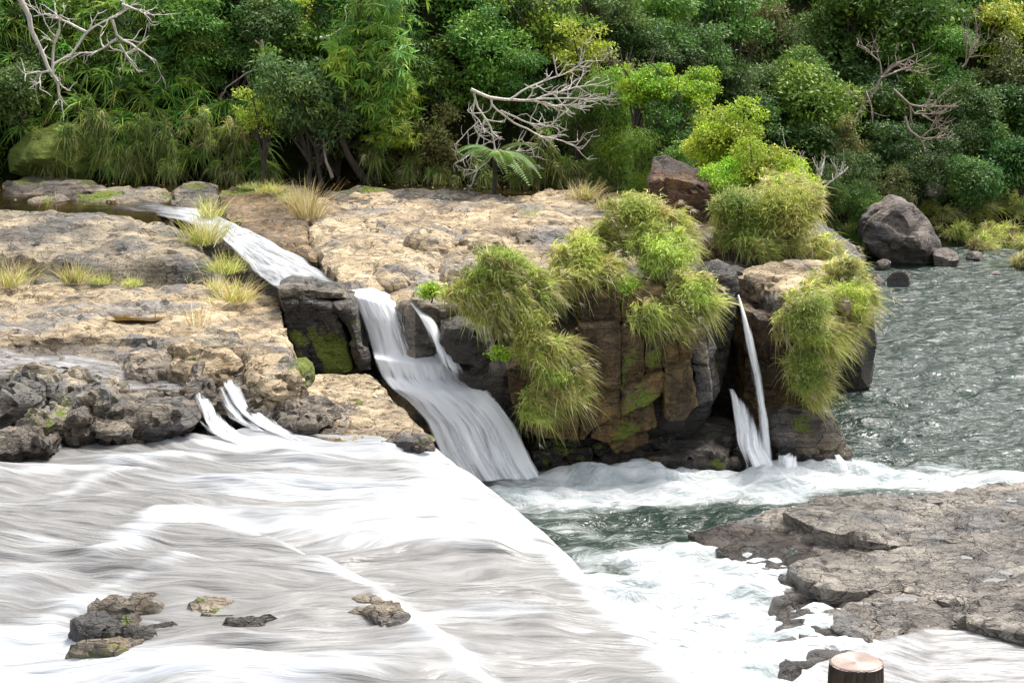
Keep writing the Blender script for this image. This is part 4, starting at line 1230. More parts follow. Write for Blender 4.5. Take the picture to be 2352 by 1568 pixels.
# little cascades at left
CG = 'little cascades off the wet ledge'
ribbon('cascade', [((414, 872), (462, 868), 33.75), ((420, 884), (474, 884), 33.4), ((430, 920), (494, 926), 33.0), ((440, 960), (524, 968), 32.7), ((462, 988), (566, 998), 32.3), ((510, 1012), (650, 1020), 31.9)],
       'left strand of the little cascade off the wet ledge', nx=44, foam0=[-0.5, 0.35, 0.35, 0.4, 0.6, 0.6], edge=0.25, seed=61)
ribbon('cascade', [((470, 876), (520, 874), 33.75), ((478, 888), (530, 890), 33.35), ((500, 930), (545, 932), 33.0), ((520, 960), (580, 962), 32.7), ((560, 985), (630, 990), 32.3)],
       'faint middle strand of the little cascade over the black rock', nx=36, foam0=[-0.6, -0.05, 0.0, 0.05, 0.1], edge=0.25, seed=62)
ribbon('cascade', [((500, 868), (548, 868), 33.75), ((506, 886), (560, 890), 33.3), ((526, 926), (580, 928), 33.0), ((542, 948), (620, 954), 32.7), ((576, 974), (672, 984), 32.4), ((636, 1000), (750, 1012), 32.0)],
       'right strand of the little cascade off the wet ledge', nx=44, foam0=[-0.5, 0.35, 0.3, 0.35, 0.3, 0.4], edge=0.25, seed=63)
ribbon('cascade', [((122, 1000), (134, 1000), 31.9), ((126, 1018), (142, 1018), 31.7), ((130, 1040), (150, 1040), 31.5)], 'thin spout between the mossy rocks at left', nx=10, foam0=[-0.3, 0.5, 0.1], edge=0.45, seed=67)
# thin water on the wet ledge
ribbon('thin_stream', [((-60, 862), (-60, 800), 2.46), ((60, 862), (60, 805), 2.45), ((150, 872), (170, 815), 2.44), ((260, 885), (280, 835), 2.42), ((360, 890), (380, 848), 2.38), ((450, 885), (480, 862), 2.36), ((520, 884), (560, 872), 2.34)],
       'thin sheet of grey stream water crossing the wet ledge', mat='film', nx=40, sub=12, foam0=[0.15, 0.25, 0.3, 0.1, 0.1, 0.25, 0.4], layers=1, zmode=True, bulge=0.05, edge=0.12, seed=71, conform=LEDGE_V)

# ------------------------------------------------------------------ lower right shelf
o = rock('rock_shelf', ZZ([(1585, 1222, 0.06), (1640, 1205, 0.12), (1720, 1185, 0.15), (1800, 1162, 0.18), (1900, 1138, 0.2), (2050, 1140, 0.2), (2180, 1128, 0.22), (2270, 1108, 0.24), (2420, 1102, 0.26), (2700, 1110, 0.3), (2700, 1760, 0.3), (1990, 1760, 0.15),
                           (1800, 1540, 0.08), (1770, 1480, 0.08), (1800, 1430, 0.1), (1775, 1385, 0.08), (1800, 1330, 0.1), (1730, 1295, 0.08), (1650, 1265, 0.08)]), -1.2, 'shelf', sp=0.10, rnd=0.055, big=0.05, fine=0.035, strata=0.05, terr=0.03, seed=180,
         wet=[B(1650, 1230, 0.1, 0.9, 0.5), B(1740, 1250, 0.1, 0.9, 0.35), B(1830, 1420, 0.1, 1.0, 0.35), B(1850, 1500, 0.1, 0.8, 0.35), B(1900, 1330, 0.1, 0.6, 0.3)], moss=[B(2220, 1218, 0.3, 0.25, 0.45)])
T(o, 'broad wet grey rock shelf at lower right', 'rock')
plates = [
    ([(1800, 1172, .36), (1845, 1192, .44), (1870, 1206, .46), (1960, 1226, .48), (2015, 1240, .40), (2090, 1250, .24), (2380, 1290, .24), (2420, 1120, .26), (2200, 1140, .26), (1950, 1148, .26), (1850, 1158, .3)], 'tan layered plate at the back of the lower right shelf'),
    ([(1812, 1302, .34), (1850, 1328, .40), (1890, 1344, .42), (1960, 1350, .36), (2040, 1340, .26), (2200, 1380, .24), (2300, 1300, .24), (2100, 1250, .22), (1950, 1262, .22), (1850, 1280, .24)], 'grey plate with a dark undercut edge near the middle of the lower right shelf'),
    ([(2180, 1418, .40), (2225, 1420, .46), (2270, 1432, .50), (2352, 1448, .54), (2560, 1480, .54), (2560, 1300, .3), (2360, 1330, .26), (2240, 1370, .26), (2190, 1396, .3)], 'thick plate with a black undercut at the right edge of the view'),
    ([(1890, 1400, .20), (1930, 1384, .30), (2000, 1372, .32), (2060, 1390, .26), (2080, 1440, .2), (2000, 1470, .2), (1920, 1440, .2)], 'rounded wet hump in front of the middle plate'),
    ([(1860, 1208, .26), (1900, 1200, .3), (1905, 1224, .3), (1880, 1226, .26)], 'small broken piece under the tan layered plate'),
    ([(2200, 1395, .36), (2290, 1388, .42), (2420, 1405, .48), (2420, 1360, .4), (2280, 1360, .34)], 'thin plate lying on the thick plate at the right edge'),
]
for k, (px, lab) in enumerate(plates):
    o = rock('rock_plate', ZZ(px), 0.0, 'shelf', sp=0.085, rnd=0.07, big=0.04, fine=0.035, strata=0.06, terr=0.02, flare=-0.12, seed=181 + k, wet0=0.1 if k == 3 else 0.0)
    T(o, lab, 'rock')
SHV = np.concatenate(ROCKV[-7:])


def top_shelf(x, y):
    d = np.hypot(SHV[:, 0] - x, SHV[:, 1] - y)
    return np.percentile(SHV[d < 0.25, 2], 55)


ribbon('water_film', [((1780, 1600), (1880, 1520), 0.22), ((1900, 1640), (2000, 1470), 0.27), ((2100, 1700), (2150, 1430), 0.30), ((2300, 1700), (2260, 1445), 0.30), ((2500, 1700), (2480, 1490), 0.28)], 'thin pale sheet of water sliding over the shelf at bottom right', mat='film', nx=70, sub=20, foam0=[0.55, 0.42, 0.38, 0.4, 0.4],
       layers=1, zmode=True, bulge=0.06, edge=0.06, seed=77)
rs = np.random.RandomState(12)
for k, (u, v, ru) in enumerate([(2120, 1180, 34), (2190, 1310, 38), (2260, 1360, 44), (2080, 1400, 26), (2330, 1180, 30), (2010, 1410, 20), (2290, 1340, 24)]):
    c = Z(u, v, 0.0)
    s = c[1] / FD
    n = 18
    th = np.linspace(0, 2 * np.pi, n, endpoint=False)
    rr = ru * s * (1 + 0.35 * rs.normal(size=n).cumsum() / 4)
    pz = top_shelf(c[0], c[1])
    P = np.c_[c[0] + rr * np.cos(th) * 1.3, c[1] + rr * np.sin(th) * 0.8, np.full(n, pz)]
    o = obj('puddle', np.concatenate([P, [[c[0], c[1], pz]]]), [(i, (i + 1) % n, n) for i in range(n)], mat=MAT['clear'])
    T(o, 'shallow puddle on the lower right rock shelf', kind='structure', group='puddles on the lower right shelf')

# ------------------------------------------------------------------ far bank stones
for px, yy, lab, sd_, mt in [([(2000, 560), (2006, 520), (2030, 500), (2074, 468), (2100, 476), (2140, 520), (2165, 560), (2160, 590), (2130, 612), (2040, 606), (2020, 590)], 62.0, 'large pale angular boulder on the far bank', 190, 'grey')]:
    o = rock('boulder', [Y(u, v, yy) for u, v in px], 2.2, mt, frame='face', sp=0.12, rnd=0.07, dome=0.7, big=0.12, strata=0.02, edge=0.04, seed=sd_)
    T(o, lab, 'boulder')
for (u, v), r, lab, sd_ in [((2165, 612), (0.5, 0.5, 0.45), 'pointed pale stone leaning on the large far boulder', 191), ((2062, 658), (0.36, 0.36, 0.42), 'light block shaped stone standing in the water before the far boulder', 192), ((2012, 656), (0.34, 0.34, 0.28), 'dark wet stone beside the light block in the water', 193),
                            ((1965, 610), (0.35, 0.35, 0.3), 'round tan stone at the far waterline right of the grass', 194), ((2030, 622), (0.3, 0.3, 0.25), 'grey stone under the left side of the far boulder', 195), ((2240, 600), (0.35, 0.35, 0.22), 'small tan stone under a grass tuft on the far bank', 196),
                            ((2290, 632), (0.24, 0.24, 0.09), 'flat stone just showing above the far water', 197)]:
    o = boulder('stone', Z(u, v, -0.05), r, 'grey', seed=sd_, n=16)
    T(o, lab, 'stone')
o = boulder('stone', Y(2145, 452, 67.5), (0.4, 0.4, 0.4), 'grey', seed=198, n=16)
T(o, 'pale stone among the bushes above the far boulder', 'stone')
o = rock('mossy_mound', [Y(*p, 53.0) for p in [(25, 392), (30, 352), (70, 322), (120, 305), (165, 330), (186, 375), (182, 402), (100, 404)]], 2.0, 'dome', frame='face', sp=0.13, rnd=0.4, dome=0.35, big=0.12, moss0=0.75, seed=199)
T(o, 'moss covered mound beside the dark stream at far left', 'boulder')

# ------------------------------------------------------------------ plants: generators
def unit(a):
    return a / (np.linalg.norm(a, axis=1)[:, None] + 1e-9)


def blades(roots, dirs, lens, width, droop, tint, tip, seg=4, rs=None, wind=(0, 0, 0)):
    n = len(roots)
    rs = rs or np.random.RandomState(0)
    side = unit(np.cross(dirs, rs.normal(size=(n, 3))))
    Vs, Cs = [], []
    w = np.broadcast_to(np.asarray(width, float), (n,))
    g = np.array([0, 0, -1.0]) + np.asarray(wind)
    for k in range(seg + 1):
        t = k / seg
        p = roots + dirs * (lens * t)[:, None] + g[None, :] * (droop * lens * t * t)[:, None]
        c = tint * (1 - t) + tip * t
        if k < seg:
            ww = w * (0.55 + 0.45 * math.sin(math.pi * min(1, t * 1.4 + 0.2))) * (1 - t * 0.55)
            Vs += [p - side * ww[:, None] * 0.5, p + side * ww[:, None] * 0.5]
            Cs += [c, c]
        else:
            Vs.append(p)
            Cs.append(c)
    m = 2 * seg + 1
    V = np.stack(Vs, 1).reshape(-1, 3)
    C = np.stack(Cs, 1).reshape(-1, 3)
    base = np.arange(n)[:, None] * m
    Q = np.concatenate([base + np.array([2 * k, 2 * k + 1, 2 * k + 3, 2 * k + 2]) for k in range(seg - 1)])
    Tt = base + np.array([2 * seg - 2, 2 * seg - 1, 2 * seg])
    return V, Q, Tt, C


GREEN = np.array([[0.42, 0.53, 0.08], [0.54, 0.64, 0.13], [0.66, 0.70, 0.23], [0.26, 0.38, 0.065]])
STRAW = np.array([[0.68, 0.61, 0.32], [0.60, 0.49, 0.22], [0.76, 0.70, 0.46], [0.46, 0.34, 0.13]])


def mix_tints(rs, n, straw, pal=None):
    pal = GREEN if pal is None else pal
    g = pal[rs.randint(0, len(pal), n)] * rs.uniform(0.75, 1.25, (n, 1)) if pal is not GREEN else GREEN[rs.randint(0, len(GREEN), n)] * rs.uniform(0.75, 1.25, (n, 1))
    s = STRAW[rs.randint(0, len(STRAW), n)] * rs.uniform(0.75, 1.2, (n, 1))
    k = (rs.rand(n) < straw)[:, None]
    base = np.where(k, s, g)
    tip = base * 0.6 + s * 0.4
    return base, tip


def mop_mesh(r, n, blade, straw, seed, wind=(0.25, -0.15, 0), droop=0.7, width=0.017, up=0.45, clumps=26, pal=None, fill=0.35, plume=0):
    """a drooping cushion of grass: blades leave an ellipsoid of half sizes r in bunches"""
    rs = np.random.RandomState(seed)
    r = np.asarray(r, float)
    nl = 9                                            # uneven sub-mounds
    lc = unit(rs.normal(size=(nl, 3)) + np.array([0, -0.3, 0.1])) * rs.uniform(0.35, 0.85, (nl, 1)) * r
    lr = rs.uniform(0.28, 0.6, nl)[:, None] * r
    clumps = int(clumps * 3.5)
    li = rs.randint(0, nl, clumps)
    cd = unit(rs.normal(size=(clumps, 3)) + np.array([0, -0.3, 0.2]))
    cp = lc[li] + cd * lr[li] * rs.uniform(0.6, 1.05, (clumps, 1))
    cl = unit(rs.normal(size=(clumps, 3)) * np.array([1, 1, 0.6]))
    cs0 = np.clip(straw + rs.normal(size=nl)[li] * 0.18 + rs.normal(size=clumps) * 0.15, 0.02, 0.95)
    lum0 = rs.uniform(0.65, 1.35, clumps)
    out = []
    for frac, bl, wd, dr, sg in ((1.5, blade * 0.55, width * 1.15, droop * 0.6, 3), (0.30, blade * 1.25, width * 0.8, droop, 4)):
        m = int(n * frac)
        k = rs.randint(0, clumps, m)
        root = cp[k] + rs.normal(size=(m, 3)) * 0.045
        d = unit(cd[k] * 0.55 + cl[k] * 0.5 + rs.normal(size=(m, 3)) * 0.55 + np.array([0, 0, up * 0.6]) + np.asarray(wind) * 1.1)
        L = bl * rs.uniform(0.5, 1.35, m)
        b, t = mix_tints(rs, m, cs0[k], pal)
        lum = lum0[k][:, None]
        out.append(blades(root, d, L, wd * rs.uniform(0.7, 1.3, m), dr * rs.uniform(0.5, 1.4, m), b * lum, t * lum, sg, rs, np.asarray(wind) * 0.6))
    n0 = len(out[0][0])
    V, C = np.concatenate([out[0][0], out[1][0]]), np.concatenate([out[0][3], out[1][3]])
    Q, Tt = np.concatenate([out[0][1], out[1][1] + n0]), np.concatenate([out[0][2], out[1][2] + n0])
    if plume:
        m = plume
        kk = rs.randint(0, clumps, m)
        rt = cp[kk]
        dd = unit(cd[kk] * 0.6 + rs.normal(size=(m, 3)) * 0.35 + np.array([0.25, -0.1, 0.7]))
        L = blade * rs.uniform(1.1, 1.6, m)
        st = np.tile([0.45, 0.38, 0.2], (m, 1))
        v1, q1, t1, c1 = blades(rt, dd, L, 0.008, 0.35 * np.ones(m), st, st, 4, rs, (0.5, 0, 0))
        tip = rt + dd * L[:, None] + np.array([0.5, 0, -1.0]) * (0.35 * L)[:, None] - dd * 0.02
        pr = np.repeat(np.arange(m), 7)
        pd = unit(dd[pr] * 0.4 + np.array([0.5, 0, -0.45]) + rs.normal(size=(len(pr), 3)) * 0.28)
        pc = np.tile([0.66, 0.58, 0.42], (len(pr), 1)) * rs.uniform(0.85, 1.1, (len(pr), 1))
        v2, q2, t2, c2 = blades(tip[pr], pd, 0.15 * rs.uniform(0.6, 1.2, len(pr)), 0.014, 0.2 * np.ones(len(pr)), pc, pc, 4, rs)
        n0 = len(V)
        n1 = n0 + len(v1)
        V, C = np.concatenate([V, v1, v2]), np.concatenate([C, c1, c2])
        Q, Tt = np.concatenate([Q, q1 + n0, q2 + n1]), np.concatenate([Tt, t1 + n0, t2 + n1])
    return mesh_data('grass_blades', V, Tt, Q, {'tint': C}, mat=MAT['grass'])


def tuft_mesh(n, h, spread, straw, seed, width=0.012, droop=0.35, foot=0.1):
    rs = np.random.RandomState(seed)
    root = np.c_[rs.normal(size=(n, 2)) * foot, np.zeros(n)]
    d = unit(np.c_[rs.normal(size=(n, 2)) * spread + root[:, :2] * 1.5, np.ones(n)])
    b, t = mix_tints(rs, n, straw)
    V, Q, Tt, C = blades(root, d, h * rs.uniform(0.45, 1.15, n), width, droop * rs.uniform(0.4, 1.5, n), b, t, 4, rs, (0.15, 0, 0))
    return mesh_data('grass_tuft', V, Tt, Q, {'tint': C}, mat=MAT['grass'])


def leaf_cards(P, axis, nrm, ln, wd, tint, fold=0.15):
    """diamond leaves: point, direction of the tip, face normal"""
    s = unit(np.cross(axis, nrm))
    nn = np.cross(s, axis)
    b = P
    m = P + axis * (ln * 0.45)[:, None] + nn * (ln * fold * 0.4)[:, None]
    l = m - s * (wd * 0.5)[:, None]
    r_ = m + s * (wd * 0.5)[:, None]
    t = P + axis * ln[:, None]
    V = np.stack([b, l, t, r_], 1).reshape(-1, 3)
    i = np.arange(len(P))[:, None] * 4
    tr = np.concatenate([i + np.array([0, 1, 2]), i + np.array([0, 2, 3])])
    C = np.repeat(tint, 4, 0)
    return V, tr, C


def crown_arrays(lobes, n, leaf, aspect, pal, seed, droop=0.3, star=0, shell=0.75, twig=0.25, topbias=0.35, rough=0.22):
    rs = np.random.RandomState(seed)
    lobes = np.asarray(lobes, float)
    vol = lobes[:, 3] * lobes[:, 4] + lobes[:, 3] * lobes[:, 5] + lobes[:, 4] * lobes[:, 5]
    per = max(1, star)
    nc = n // (per * 6)                             # twig tips, six sprays each
    k = rs.choice(len(lobes), nc, p=vol / vol.sum())
    d = unit(rs.normal(size=(nc, 3)) + np.array([0, -0.1, topbias]))
    rr = shell + (1 - shell) * rs.rand(nc) ** 0.5
    rr *= 1 + rough * fbm(d * 1.7 + k[:, None] * 3.1, 1.3, 2, seed) * 2
    tipc = lobes[k, :3] + d * rr[:, None] * lobes[k, 3:]
    tb = pal[rs.randint(0, len(pal), len(lobes))][k] * 0.6 + pal[rs.randint(0, len(pal), nc)] * 0.4
    tb = tb * rs.uniform(0.7, 1.3, (nc, 1))
    j = np.repeat(np.arange(nc), 6)
    c = tipc[j] + rs.normal(size=(len(j), 3)) * leaf * 0.9 * np.array([1, 1, 0.55])
    dd = d[j]
    m = len(j)
    if star:
        jj = np.repeat(np.arange(m), star)
        ang = np.tile(np.linspace(0, 2 * np.pi, star, endpoint=False), m) + np.repeat(rs.rand(m) * 6, star)
        a1 = unit(np.cross(dd, rs.normal(size=(m, 3))))[jj]
        a2 = np.cross(dd[jj], a1)
        ax = unit(a1 * np.cos(ang)[:, None] + a2 * np.sin(ang)[:, None] + dd[jj] * 0.35 + np.array([0, 0, -droop * 1.5]))
        P = c[jj]
        nr = unit(dd[jj] + np.array([0, 0, 0.6]) + 0.2 * rs.normal(size=(len(jj), 3)))
        t = tb[j][jj]
    else:
        ax = unit(dd * 0.5 + rs.normal(size=(m, 3)) * 0.8 + np.array([0, 0, -droop]))
        nr = unit(dd * 0.7 + np.array([0, 0, 0.7]) + rs.normal(size=(m, 3)) * 0.45)
        P, t = c, tb[j]
    ln = leaf * rs.uniform(0.7, 1.3, len(P))
    t = np.clip(t * rs.uniform(0.8, 1.2, (len(P), 1)), 0, 1)
    return leaf_cards(P, ax, nr, ln, ln * aspect, t)


def tube(P, R, sides=6):
    P = np.asarray(P, float)
    n = len(P)
    tg = unit(np.gradient(P, axis=0))
    ref = np.array([0.3, 0.9, 0.1])
    a = unit(np.cross(tg, ref))
    b = np.cross(tg, a)
    th = np.linspace(0, 2 * np.pi, sides, endpoint=False)
    V = P[:, None, :] + (a[:, None, :] * np.cos(th)[None, :, None] + b[:, None, :] * np.sin(th)[None, :, None]) * np.asarray(R)[:, None, None]
    i = np.arange(n * sides).reshape(n, sides)
    Q = np.stack([i[:-1], np.roll(i[:-1], -1, 1), np.roll(i[1:], -1, 1), i[1:]], -1).reshape(-1, 4)
    return V.reshape(-1, 3), Q


def tubes_mesh(name, list_, mat, sides=5):
    Vs, Qs, n = [], [], 0
    for P, R in list_:
        v, q = tube(P, R, sides)
        Vs.append(v)
        Qs.append(q + n)
        n += len(v)
    return mesh_data(name, np.concatenate(Vs), None, np.concatenate(Qs), mat=MAT[mat])


def trunk_mesh(lobes, h0, rad, seed):
    """trunk from the ground (0,0,-h0) with limbs to the lobes"""
    rs = np.random.RandomState(seed)
    t = np.linspace(0, 1, 8)
    top = np.mean([l[:3] for l in lobes], 0)
    bendv = rs.normal(size=2) * 0.12 * h0
    P = np.c_[top[0] * t + bendv[0] * np.sin(t * 3.1), top[1] * t + bendv[1] * np.sin(t * 3.1), -h0 + (top[2] + h0) * t]
    L = [(P, rad * (1 - 0.65 * t))]
    for l in lobes:
        a = P[rs.randint(3, 7)]
        e = np.array(l[:3]) + rs.normal(size=3) * 0.1
        s = np.linspace(0, 1, 6)
        Q = a + (e - a) * s[:, None]
        Q[:, 2] += 0.15 * np.sin(s * 3.1)
        L.append((Q, rad * 0.45 * (1 - 0.8 * s) + 0.004))
    return tubes_mesh('trunk', L, 'bark', 6)


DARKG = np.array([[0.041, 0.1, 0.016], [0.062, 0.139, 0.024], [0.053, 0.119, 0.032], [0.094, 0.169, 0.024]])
MIDG = np.array([[0.108, 0.221, 0.03], [0.144, 0.287, 0.041], [0.084, 0.187, 0.041], [0.204, 0.331, 0.041]])
BLUEG = np.array([[0.086, 0.174, 0.047], [0.13, 0.221, 0.056], [0.072, 0.139, 0.036], [0.173, 0.256, 0.053]])
YELG = np.array([[0.294, 0.398, 0.038], [0.401, 0.498, 0.053], [0.22, 0.358, 0.045], [0.475, 0.517, 0.075]])
LIME = np.array([[0.273, 0.493, 0.029], [0.374, 0.596, 0.036], [0.188, 0.391, 0.036], [0.512, 0.596, 0.043]])
OLIVE = np.array([[0.139, 0.161, 0.038], [0.2, 0.225, 0.063], [0.108, 0.137, 0.038], [0.262, 0.258, 0.088]])


def lobe_set(kind, seed):
    rs = np.random.RandomState(seed)
    L = []
    if kind == 'round':
        for k in range(13):
            d = unit(rs.normal(size=(1, 3)) + np.array([[0, -0.2, 0.3]]))[0]
            r = rs.uniform(0.32, 0.5)
            L.append((*(d * rs.uniform(0.5, 0.72)), r, r, r * 0.85))
        L.append((0, 0, 0, 0.62, 0.62, 0.6))
    elif kind == 'tiers':
        for k in range(15):
            a = rs.rand() * 6.28
            zt = rs.uniform(-0.9, 0.95)
            rr = (1 - abs(zt) * 0.55) * rs.uniform(0.25, 0.85)
            r = rs.uniform(0.34, 0.6)
            L.append((math.cos(a) * rr, math.sin(a) * rr, zt, r, r, r * 0.32))
    elif kind == 'loose':
        for k in range(34):
            p = rs.normal(size=3) * np.array([0.46, 0.4, 0.42])
            r = rs.uniform(0.16, 0.36)
            L.append((*p, r, r, r * 0.7))
    elif kind == 'tall':
        for k in range(17):
            a = rs.rand() * 6.28
            zt = rs.uniform(-1.35, 1.3)
            rr = 0.5 * rs.rand() ** 0.5
            r = rs.uniform(0.28, 0.48)
            L.append((math.cos(a) * rr, math.sin(a) * rr, zt, r, r, r * 0.85))
    return L


CROWNS = {}


def crown(kind, pal_name, pal, n, leaf, aspect, seed, **kw):
    key = (kind, pal_name, seed)
    if key not in CROWNS:
        L = lobe_set(kind, seed)
        V, tr, C = crown_arrays(L, n, leaf, aspect, pal, seed, **kw)
        CROWNS[key] = (mesh_data('crown', V, tr, None, {'tint': C}, smooth=False, mat=MAT['leaf']), trunk_mesh(L, 2.4, 0.09, seed))
    return CROWNS[key]


def tree(name, u, v, y, r, spec, label, cat='tree', group=None, rz=None, rr=None, rng=random.Random(3), sq=1.0, low=False):
    """crown centred on the pixel (u, v) at distance y, r photo pixels half width"""
    cm, tm = crown(*spec[:-1], **spec[-1])
    c = Y(u, v, y)
    s = r * y / FD
    gz = float(hill_z(np.array([c[0]]), np.array([c[1]]))[0])
    hh = 0.45 * s if low else s * min(1.7, max(1.0, (c[2] - gz) / (2.4 * s)))
    base = (c[0], c[1], c[2] - 2.4 * hh)
    root = empty(name, base)
    a = rng.uniform(0, 6.28) if rz is None else rz
    o = place('crown', cm, root, (0, 0, c[2] - base[2]))
    o.scale = (s, s, s * sq)
    o.rotation_euler = (0, 0, a)
    tr = place('trunk', tm, root, (0, 0, c[2] - base[2]))
    tr.scale = (s, s, hh)
    tr.rotation_euler = (0, 0, a)
    T(root, label, cat, group)
    return root


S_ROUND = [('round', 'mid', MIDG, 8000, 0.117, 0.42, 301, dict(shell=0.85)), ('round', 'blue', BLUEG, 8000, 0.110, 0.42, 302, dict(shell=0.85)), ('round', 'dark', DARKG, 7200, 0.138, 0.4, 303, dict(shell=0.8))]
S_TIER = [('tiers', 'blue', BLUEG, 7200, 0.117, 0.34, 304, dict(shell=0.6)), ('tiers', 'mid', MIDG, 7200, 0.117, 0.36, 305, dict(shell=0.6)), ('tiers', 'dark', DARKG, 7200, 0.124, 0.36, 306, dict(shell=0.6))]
S_LOOSE = [('loose', 'mid', MIDG, 6400, 0.117, 0.4, 307, {}), ('loose', 'olive', OLIVE, 6400, 0.110, 0.36, 308, {}), ('loose', 'blue', BLUEG, 6400, 0.117, 0.3, 309, {}), ('loose', 'yel', YELG, 5600, 0.117, 0.42, 310, {})]
S_PALE = ('loose', 'pale', np.array([[0.10, 0.21, 0.07], [0.14, 0.27, 0.09], [0.08, 0.17, 0.05], [0.19, 0.30, 0.06]]), 6500, 0.15, 0.3, 330, dict(droop=0.5))
S_STAR = ('tall', 'yel', np.concatenate([YELG, YELG, MIDG]), 6300, 0.25, 0.17, 311, dict(star=7, droop=0.5, shell=0.6))
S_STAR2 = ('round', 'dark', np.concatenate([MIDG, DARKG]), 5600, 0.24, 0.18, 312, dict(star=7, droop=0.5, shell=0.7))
S_LIME = ('loose', 'lime', LIME, 10400, 0.110, 0.48, 313, dict(shell=0.7))
S_LIME2 = ('round', 'lime', np.concatenate([LIME, YELG]), 8800, 0.097, 0.45, 314, dict(shell=0.8))
S_BAMBOO = ('tall', 'bam', np.concatenate([MIDG, YELG[:2]]), 9000, 0.15, 0.13, 315, dict(droop=0.9, shell=0.65))
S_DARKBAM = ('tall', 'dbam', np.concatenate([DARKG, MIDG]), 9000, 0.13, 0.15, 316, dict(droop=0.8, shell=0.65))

# ------------------------------------------------------------------ left forest
hero = [
    (430, 70, 55.0, 100, S_TIER[1], 'layered green broadleaf tree right of the bare left tree'), (470, 130, 54.6, 55, S_TIER[1], 'small green layered sapling below the layered broadleaf tree'),
    (612, 66, 55.2, 84, S_ROUND[1], 'grey green round crowned tree near the top left middle'), (680, 215, 52.8, 92, S_PALE, 'pale blue green small tree leaning over the stream'),
    (600, 265, 52.6, 56, S_LOOSE[3], 'yellow green leafy bush left of the pale small tree'), (755, 255, 53.0, 70, S_PALE, 'blue green bush right of the pale small tree'),
    (850, 85, 53.5, 112, S_STAR, 'tall yellow green tree with drooping star shaped leaves'), (890, 210, 53.2, 74, S_STAR, 'lower yellow tipped tree with drooping star shaped leaves'),
    (985, 215, 54.6, 85, S_LOOSE[0], 'dark green bush between the star leaved tree and the bare branches'), (1000, 330, 53.6, 80, S_LOOSE[1], 'olive green bush low over the stream bank'),
    (900, 330, 53.8, 70, S_DARKBAM, 'shaggy brown green bush hanging over the stream'), (1120, 130, 54.6, 95, S_ROUND[0], 'broad green tree above the bleached branches'),
    (1200, 175, 54.0, 60, S_TIER[1], 'glossy green sapling behind the bleached branches'), (1255, 70, 55.5, 80, S_LOOSE[3], 'pale yellow green tree on the ridge edge'),
    (1330, 130, 55.0, 70, S_LOOSE[3], 'light green tree at the ridge edge above the bleached branches'), (1180, 40, 56.5, 90, S_ROUND[0], 'green tree at the top edge left of the pale ridge tree'),
    (1410, 195, 53.8, 70, S_LOOSE[1], 'olive crown beside the bright lime shrub'), (1420, 300, 52.8, 85, S_BAMBOO, 'hanging bamboo leaved shrub left of the bright lime shrub'),
    (1330, 310, 53.2, 70, S_DARKBAM, 'dark bamboo leaved shrub behind the bleached branches'), (1480, 205, 51.5, 62, S_LIME, 'bright lime shrub with upright sprays at the ridge'),
    (1570, 215, 51.5, 66, S_LIME, 'bright yellow tipped shrub at the right end of the ridge'), (1540, 300, 51.0, 66, S_LOOSE[0], 'green shrub below the bright yellow tipped shrub'),
    (1680, 325, 46.5, 96, S_LIME2, 'round bright green shrub above the brown boulder'), (1625, 345, 46.4, 62, S_LIME2, 'airy pale green shrub behind the brown boulder'),
    (1750, 410, 45.0, 90, S_LIME2, 'yellow green shrub crowning the right hand grass'), (1820, 440, 44.5, 74, S_LIME2, 'pale yellow green shrub right of the crowning shrub'), (1660, 425, 44.8, 60, S_LIME2, 'small bright shrub touching the right side of the brown boulder'), (800, 40, 56, 80, S_LOOSE[0], 'green tree at the top edge left of the star leaved tree'),
    (690, 60, 56, 66, S_LOOSE[3], 'yellow flecked tree beside the grey green round crown'), (40, 215, 53.8, 80, S_ROUND[1], 'dark round bush at the left edge of the forest'), (1050, 60, 56, 90, S_LOOSE[0], 'feathery green tree right of the star leaved tree'),
    (760, 330, 53.4, 60, S_LOOSE[1], 'small olive bush beside the white stemmed sapling'), (820, 290, 54.0, 70, S_ROUND[2], 'dark bush in the shade below the star leaved trees'), (1260, 250, 54.0, 70, S_ROUND[2], 'dark bush behind the middle of the bleached branches'),
    (1130, 275, 54.2, 66, S_LOOSE[0], 'green bush behind the drooping bleached twigs'), (1480, 390, 50.5, 60, S_BAMBOO, 'bamboo leaved bush left of the brown boulder'), (1560, 390, 49.5, 50, S_LOOSE[0], 'green bush directly behind the brown boulder'),
]
for u, v, yy, r, spec, lab in hero:
    tree('shrub' if r < 72 else 'broadleaf_tree', u, v, yy, r, spec, lab, 'shrub' if r < 72 else 'tree')
rng = random.Random(11)
for k in range(30):
    u = -40 + (k % 15) * 100 + rng.uniform(-30, 30)
    v = (20 if k < 15 else 150) + rng.uniform(-35, 45)
    if u > 1290:
        continue
    yy = 53.6 + (370 - v) * 0.0068 + rng.uniform(0.1, 0.5)
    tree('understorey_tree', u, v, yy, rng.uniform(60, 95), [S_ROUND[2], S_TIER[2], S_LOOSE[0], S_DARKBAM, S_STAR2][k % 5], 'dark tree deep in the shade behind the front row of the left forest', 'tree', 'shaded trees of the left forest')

for k, (u, v) in enumerate([(-60, 60), (-60, 190), (-70, 310), (-150, 110), (-150, 250)]):
    tree('understorey_tree', u, v, 53.6 + (370 - v) * 0.0068, 90, [S_ROUND[0], S_TIER[1], S_BAMBOO, S_LOOSE[0]][k % 4], 'green forest tree cut off by the left edge of the view', 'tree', 'trees cut off by the left edge')

